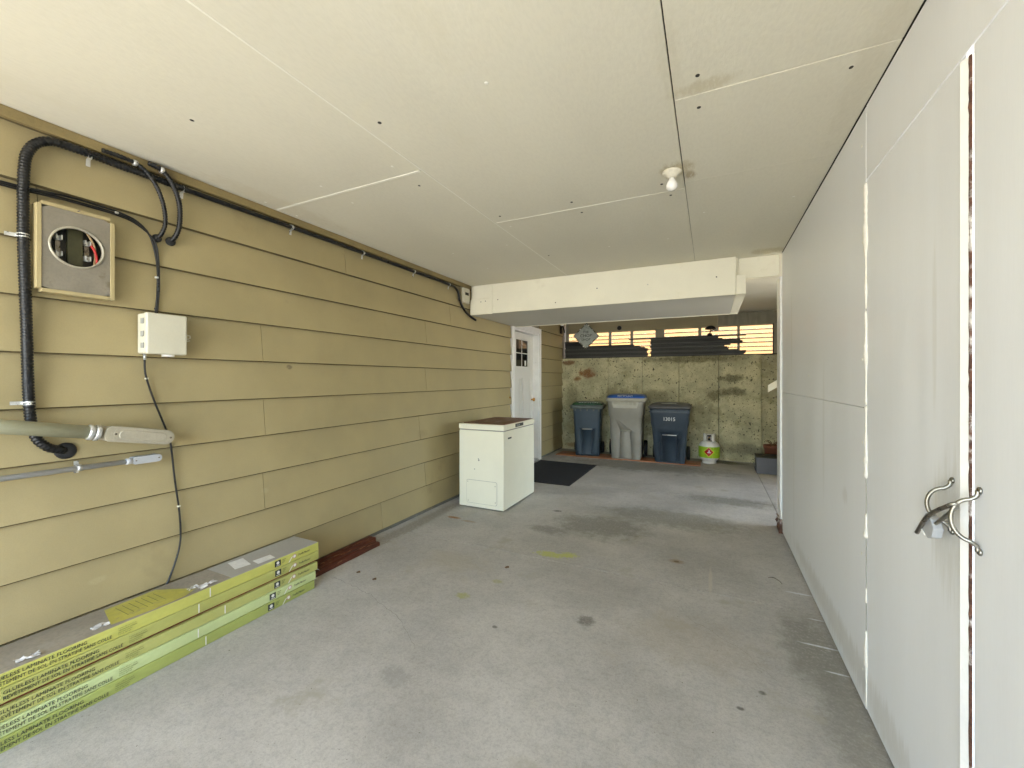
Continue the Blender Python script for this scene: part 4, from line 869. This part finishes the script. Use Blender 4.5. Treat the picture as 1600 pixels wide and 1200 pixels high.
for k in range(6):
    x = -.155 + .062 * k; mb().prism([(-.305, .86), (-.335, .955), (-.29, .955), (-.29, .86)], 'x', x - .024, x + .024).build('rim_pocket', 'bin_grey_lt', b2, local=True)
m = mb(); m.prism([(-.185, .85), (.185, .85), (.215, .955), (-.215, .955)], 'y', -.318, -.29); m.build('front_yoke', 'bin_grey_lt', b2, local=True)
m = mb(); m.rings([rrect(0, 0, .60, .64, .09, 1.0125, 6), rrect(0, 0, .595, .635, .10, 1.035, 6), rrect(0, 0, .54, .58, .10, 1.055, 6), rrect(0, .02, .40, .44, .09, 1.066, 6)], True); lt = m.build('lid', 'lid_blue', b2, local=True)
text(lt, 'RECYCLING', .060, Matrix.Translation((0, -.316, 1.030)) @ Matrix.Rotation(R_(42), 4, 'X'), 'white_print', align='CENTER', local=True, extrude=.004, squash=.75)
mb().tube(smooth_path([(-.23, .28, .95), (-.23, .37, 1.0), (0, .385, 1.01), (.23, .37, 1.0), (.23, .28, .95)], .02), .016, 8).build('handle', 'bin_grey', b2, local=True)
wheels(b2, .285, .21, .135)
# --- charcoal bin
b3 = thing('wheeled_bin', (-.585, 7.145, Z0), 'dark navy wheeled bin with charcoal lid and white number', 'bin', 'wheeled bins along the concrete wall', R_(1))
m = mb(); secs = [(.0, .44, .43, .05), (.03, .455, .445, .06), (.55, .525, .535, .065), (.60, .55, .56, .065), (.83, .585, .60, .065), (.855, .59, .605, .06)]
m.rings([rrect(0, 0, w, d, r, z) for z, w, d, r in secs], True)
body = m.build('body', 'bin_navy', b3, local=True); body['mat_key'] = 'bin_navy'
cutter = mb(); cutter.prism([(-.10, .455), (.10, .455), (.085, .575), (-.085, .575)], 'y', -.34, -.165)
cut(body, cutter)
cutter = mb()
for s_ in (-1, 1):
    cutter.prism([(s_ * .100, .02), (s_ * .112, .02), (s_ * .112, .44), (s_ * .100, .44)], 'y', -.34, -.200)
    cutter.prism([(s_ * .133, .02), (s_ * .143, .02), (s_ * .143, .33), (s_ * .133, .33)], 'y', -.34, -.200)
cut(body, cutter)
bar(b3, .105, -.250, .445)
mb().box(-.30, .30, -.315, -.300, .80, .815).build('rim_rib', 'bin_navy', b3, local=True)
m = mb(); m.rings([rrect(0, -.005, .60, .62, .06, .8555), rrect(0, -.005, .635, .655, .065, .868), rrect(0, -.005, .63, .65, .07, .888), rrect(0, .0, .56, .58, .09, .922), rrect(0, .02, .42, .40, .09, .938), rrect(0, .02, .2, .2, .05, .942)], True); lt = m.build('lid', 'lid_black', b3, local=True)
mb().box(-.12, .10, -.20, -.165, .934, .9405).build('lid_label', 'bin_grey_lt', lt, local=True)
text(b3, '13015', .078, Matrix.Translation((0, -.2915, .672)) @ Matrix.Rotation(R_(94), 4, 'X'), 'white_print', name='number_lettering', align='CENTER', local=True, extrude=.003, spacing=.95)
mb().tube(smooth_path([(-.22, .27, .82), (-.22, .36, .88), (0, .375, .89), (.22, .36, .88), (.22, .27, .82)], .02), .015, 8).build('handle', 'bin_navy', b3, local=True)
wheels(b3, .26, .21, .11)

# ================================================================== PROPANE TANK
pt = thing('propane_tank', (-.018, 7.31, 0), 'white propane tank with lime green sleeve and red hazard diamond', 'propane tank')
mb().lathe([(.098, 0), (.102, .003), (.102, .035), (.098, .045), (.09, .045), (.09, .004)], (0, 0, 0), 28).build('foot_ring', 'tank_white', pt, local=True)
mb().lathe([(.02, .028), (.09, .036), (.125, .06), (.148, .10), (.154, .14), (.154, .255), (.148, .285), (.125, .325), (.085, .350), (.03, .358)], (0, 0, 0), 32).build('vessel', 'tank_white', pt, local=True)
sl = mb().lathe([(.152, .098), (.1555, .105), (.1555, .262), (.152, .272)], (0, 0, 0), 32); sl.f = sl.f[:-2]; sl.s = sl.s[:-2]; sleeve = sl.build('sleeve', 'tank_green', pt, local=True)
def patch(name, m, half, r, c_a, zc, par):
    q = mb(); vv = []
    G = 9
    for a in range(G):
        for c_ in range(G):
            u = -1 + 2 * a / (G - 1); v = -1 + 2 * c_ / (G - 1)
            x_ = (u + v) / 2 * half; z_ = (v - u) / 2 * half
            ang = c_a + x_ / r; vv.append((r * math.sin(ang), -r * math.cos(ang), zc + z_))
    q.add(vv, [(a * G + c_, a * G + c_ + 1, (a + 1) * G + c_ + 1, (a + 1) * G + c_) for a in range(G - 1) for c_ in range(G - 1)]); return q.build(name, m, par, local=True)
ANG = R_(-2)
patch('hazard_border', 'yellow', .082, .1562, ANG, .193, pt); patch('hazard_diamond', 'tank_red', .068, .1566, ANG, .193, pt)
mb().box(-.024, .024, -.1575, -.157, .180, .192).build('hazard_word', 'white_print', pt, local=True)
mb().prism([(-.008, .200), (.008, .200), (.011, .212), (.004, .225), (0, .217), (-.004, .222), (-.010, .211)], 'y', -.1576, -.157).build('flame_icon', 'white_print', pt, local=True)
cl = mb(); rings = []; n = 32
for k in range(n + 1):
    a = R_(-150 + 300 * k / n) + R_(90)
    top = .462 if abs(((k / n) * 300 - 150)) > 40 else .45
    rings.append([(.085 * math.cos(a), .085 * math.sin(a), .338), (.088 * math.cos(a), .088 * math.sin(a), top), (.083 * math.cos(a), .083 * math.sin(a), top), (.080 * math.cos(a), .080 * math.sin(a), .338)])
collar = cl.rings(rings, False).build('collar', 'tank_white', pt, local=True); collar['mat_key'] = 'tank_white'
cutter = mb(); cutter.box(-.055, -.012, -.12, .0, .385, .435); cutter.box(.03, .12, -.05, .03, .385, .435); cut(collar, cutter)
vlv = mb(); vlv.lathe([(.016, .35), (.016, .40), (.010, .405), (.010, .42)], (0, 0, 0), 12); vlv.tube([(0, -.01, .385), (0, -.07, .385)], .011, 10); vlv.build('valve', 'brass', pt, local=True)
mb().lathe([(.028, .418), (.03, .423), (.03, .435), (.026, .44)], (0, 0, 0), 14).build('valve_knob', 'black', pt, local=True)
mb().lathe([(.017, -.02), (.02, -.012), (.02, .01), (.016, .014)], (0, -.075, .385), 14, True, 'y').build('valve_cap', 'black', pt, local=True)

# ================================================================== DARK BOARDS ON THE LEDGE
LED = 1.7385
labR = '%s dark board, counted up from the ledge, in the tall ragged pile'
labL = '%s dark board, counted up from the ledge, in the low pile by the siding'
def pile(x_start, n, h, ends, lab, grp, ya=7.645, jit=.03):
    for k in range(n):
        z = LED + h * k
        xa = x_start + rnd.uniform(0, jit); xb = ends[k]
        o = mb().box(xa, xb, ya + rnd.uniform(0, .012), ya + .135 + rnd.uniform(-.01, 0), z, z + h - .0012).build('decking_board', 'darkboard' if k % 3 else 'darkboard2', bevel=.0015, seg=1)
        tag(o, lab % (['lowest', 'second', 'third', 'fourth', 'fifth', 'sixth', 'seventh', 'eighth', 'ninth', 'tenth', 'eleventh', 'twelfth', 'thirteenth'][k] if k < n - 1 else 'uppermost'), 'board', grp)
pile(-.972, 13, .0235, [.49, .515, .52, .40, .27, .25, .21, .30, .475, .47, .44, .18, .12], labR, 'decking boards in the tall ledge pile')
pile(-2.555, 9, .0250, [-1.02, -1.01, -1.02, -1.03, -1.02, -1.01, -1.06, -1.14, -1.25], labL, 'decking boards in the low ledge pile')
zt = LED + .0235 * 13
tag(mb().box(-.95, -.06, 7.70, 7.775, zt, zt + .024).build('decking_board', 'darkboard', bevel=.0015, seg=1), 'short dark board topping the tall ledge pile, behind the thin batten', 'board')
tag(mb().box(-1.33, .52, 7.645, 7.69, zt, zt + .014).build('decking_batten', 'darkboard'), 'long thin dark batten lying on top of the tall ledge pile', 'batten')
zl = LED + .025 * 9
cb = thing('dark_case', (-2.33, 7.70, zl), 'black low case on the ledge boards beside the siding', 'case')
mb().box(-2.54, -2.14, 7.655, 7.765, zl, zl + .062).build('case_body', 'black_matte', cb, bevel=.006, seg=2)
mb().box(-2.548, -2.132, 7.650, 7.770, zl + .0622, zl + .088).build('case_lid', 'darkboard', cb, bevel=.006, seg=2)
# diamond sign leaning on the ledge boards
sg = thing('diamond_sign', (-2.03, 7.64, 1.96), 'diamond shaped mosaic sign with dark lettering propped above the ledge', 'sign')
def dia(r, cx, cz, rot):
    return [(cx + r * math.cos(rot + k * math.pi / 2), cz + r * math.sin(rot + k * math.pi / 2)) for k in range(4)]
DCX, DCZ, ROT = -2.115, 2.150, R_(-3)
mb().prism(dia(.252, DCX, DCZ, ROT), 'y', 7.628, 7.640).build('backing', 'sign_rim', sg, bevel=.002, seg=1)
mb().prism(dia(.225, DCX, DCZ, ROT), 'y', 7.6245, 7.6275).build('face', 'sign_face', sg)
for s_, sz, zz in (('THE', .062, .055), ('CHOP', .082, -.022), ('SHOP', .070, -.092)):
    text(sg, s_, sz, Matrix.Translation((DCX - .004, 7.6235, DCZ + zz)) @ Matrix.Rotation(R_(90), 4, 'X'), 'print', align='CENTER', extrude=.0006)
for k in range(24):
    t_ = k / 24 * 4; e = int(t_); f = t_ - e; P_ = dia(.238, DCX, DCZ, ROT); a, b = P_[e % 4], P_[(e + 1) % 4]
    x = a[0] + (b[0] - a[0]) * f; z = a[1] + (b[1] - a[1]) * f
    mb().box(x - .011, x + .011, 7.6235, 7.6276, z - .011, z + .011).build('mosaic_tile', ('sign_rim', 'paper', 'olive_block', 'pvc')[k % 4], sg, bevel=.001, seg=1)
mb().tube(smooth_path([(DCX, 7.634, DCZ + .245), (DCX - .004, 7.65, DCZ + .27), (DCX, 7.788, DCZ + .285)], .02), .002, 5).build('hanging_wire', 'dark_steel', sg)

# security light on the mullion
sl_ = thing('security_light', (-.01, 7.735, 2.09), 'dark twin head security light standing on the dark boards', 'light')
mb().lathe([(.038, zt + .0004 - 2.09), (.038, .012), (.022, .022)], (0, 0, 0), 18).build('base', 'black_matte', sl_, local=True)
mb().tube([(0, 0, .016), (.018, 0, .085)], .009, 8).build('arm', 'black', sl_, local=True)
mb().lathe([(.085, .0), (.088, .012), (.06, .045), (.03, .06), (.005, .063)], (.012, -.01, .085), 20).build('lamp_hood', 'black_matte', sl_, local=True)
m = mb(); m.box(.065, .135, -.035, .02, .055, .115); h2 = m.build('lamp_head', 'grey_latch', sl_, bevel=.006, seg=2, local=True)
mb().box(.070, .130, -.037, -.0355, .061, .109).build('lens', 'bin_grey_lt', h2, local=True)
mb().tube([(.02, 0, .06), (.075, 0, .08)], .008, 8).build('arm', 'black', sl_, local=True)
# vent hole in the header
vt = thing('round_vent', (-1.526, 7.788, 2.285), 'small round black vent in the header above the openings', 'vent')
mb().lathe([(.040, -.006), (.040, .006)], (0, .0, 0), 18, False, 'y').build('vent_plate', 'black_matte', vt, local=True).location = (0, -.005, 0)
mb().lathe([(.046, -.004), (.046, .004)], (0, .0, 0), 18, False, 'y').build('flange', 'header_grey', vt, local=True).location = (0, -.001, 0)
# wall lamp in the far left corner
cl_ = thing('corner_lamp', (L, 7.50, 2.3), 'dark bracket lamp with bare white bulb in the siding corner', 'lamp')
mb().box(L + .001, L + .02, 7.45, 7.53, 2.20, 2.34).build('bracket', 'black_matte', cl_, bevel=.003, seg=1)
mb().tube(smooth_path([(L + .015, 7.49, 2.32), (L + .05, 7.47, 2.33), (L + .075, 7.46, 2.27), (L + .085, 7.46, 2.21)], .01), .012, 8).build('arm', 'black', cl_)
mb().lathe([(.004, -.05), (.028, -.036), (.034, -.012), (.024, .015), (.014, .03)], (L + .045, 7.44, 2.385), 14).build('bulb', 'bulb', cl_)
mb().tube([(L + .045, 7.44, 2.41), (L + .045, 7.44, 2.4395)], .018, 10).build('socket', 'beige', cl_)
# wire stub below the ceiling
tag(mb().tube(smooth_path([(-.17, 7.60, 2.4395), (-.175, 7.60, 2.40), (-.14, 7.59, 2.385), (-.10, 7.59, 2.40), (-.05, 7.58, 2.405), (-.02, 7.58, 2.415)], .01), .007, 6).build('wire_stub', 'black'), 'short black wire end dangling from the ceiling by the header', 'wire')

# ================================================================== BULB, STEP BOX, POT, RAIL, LEAVES
lb = thing('ceiling_bulb', (-.184, 2.341, CZ), 'bare round bulb in a porcelain ceiling socket', 'light bulb'); lb.scale = (.85, .85, .8)
mb().lathe([(.058, -.001), (.058, -.010), (.050, -.018), (.034, -.026), (.028, -.042), (.020, -.044)], (0, 0, 0), 24).build('lamp_holder', 'porcelain', lb, local=True)
mb().lathe([(.016, -.040), (.018, -.055), (.027, -.070), (.0335, -.090), (.032, -.108), (.022, -.122), (.004, -.127)], (0, 0, 0), 20).build('bulb', 'bulb', lb, local=True)
gb = thing('step_box', (.77, 6.93, 0), 'grey painted box step with dark worn top near the white post', 'box')
mb().box(.592, .95, 6.79, 7.09, -.003, .222).build('box', 'greybox', gb, bevel=.006, seg=2)
mb().box(.588, .955, 6.785, 7.095, .2225, .236).build('top_board', 'greybox_top', gb, bevel=.003, seg=1)
tp = thing('terracotta_pot', (.845, 7.27, 0), 'terracotta pot standing behind the grey box', 'pot')
mb().lathe([(.085, -.003), (.115, .30), (.125, .302), (.128, .345), (.112, .345), (.105, .31)], (0, 0, 0), 24).build('pot', 'terracotta', tp, local=True)
for k in range(9):
    a = k * 2.4; mb().tube(smooth_path([(0, 0, .30), (.04 * math.cos(a), .04 * math.sin(a), .37), (.10 * math.cos(a), .10 * math.sin(a), .39 + .02 * (k % 3))], .02), .006, 5, rf=lambda i: .005).build('stalk', 'chip', tp, local=True)
rl = thing('stair_rail', (1.2, 6.6, 1.2), 'pale sloping handrail board ending behind the white post', 'handrail')
m = mb(); m.prism([(.709, 1.255), (.709, 1.157), (1.715, 1.83), (1.715, 1.93)], 'y', 6.58, 6.62); m.build('rail_board', 'soffit', rl)
for px_ in (.86, 1.60): mb().box(px_, px_ + .085, 6.622, 6.70, -.003, 1.20 + (px_ - .709) * .67).build('rail_post', 'soffit', rl)
leaves = [(-2.019, 2.083), (-2.192, 2.111), (-1.30, 2.62), (.401, 3.228), (-.47, 3.5), (-.05, 3.32), (-2.4, 3.55), (-.7, 2.9), (-1.6, 2.35)]
for i, (x, y) in enumerate(leaves[:3] + leaves[3:4]):
    if i < 3:
        q = mb(); rg_ = []
        for a in range(5):
            t_ = a / 4; w = .013 * math.sin(math.pi * min(.97, t_ + .03)); rg_.append([(x + .034 * (t_ - .5), y - w, .002 + .010 * abs(t_ - .4)), (x + .034 * (t_ - .5), y, .0015 + .003 * t_), (x + .034 * (t_ - .5), y + w, .004 + .012 * t_)])
        q.rings(rg_, False, False, False)
        tag(q.build('dry_leaf', 'chip', fixn=False), ['curled dry leaf on the concrete, out from the flooring cartons', 'small dry leaf on the concrete, close to the stained boards', 'tiny dry leaf on the slab joint by the yellow paint'][i], 'leaf')
    else:
        tag(mb().tube(smooth_path([(x - .05, y + .02, .003), (x - .02, y + .035, .004), (x + .01, y, .003), (x + .02, y - .04, .003)], .01), .0022, 5).build('wire_scrap', 'dark_steel'), 'thin curled wire scrap on the concrete near the partition', 'wire')
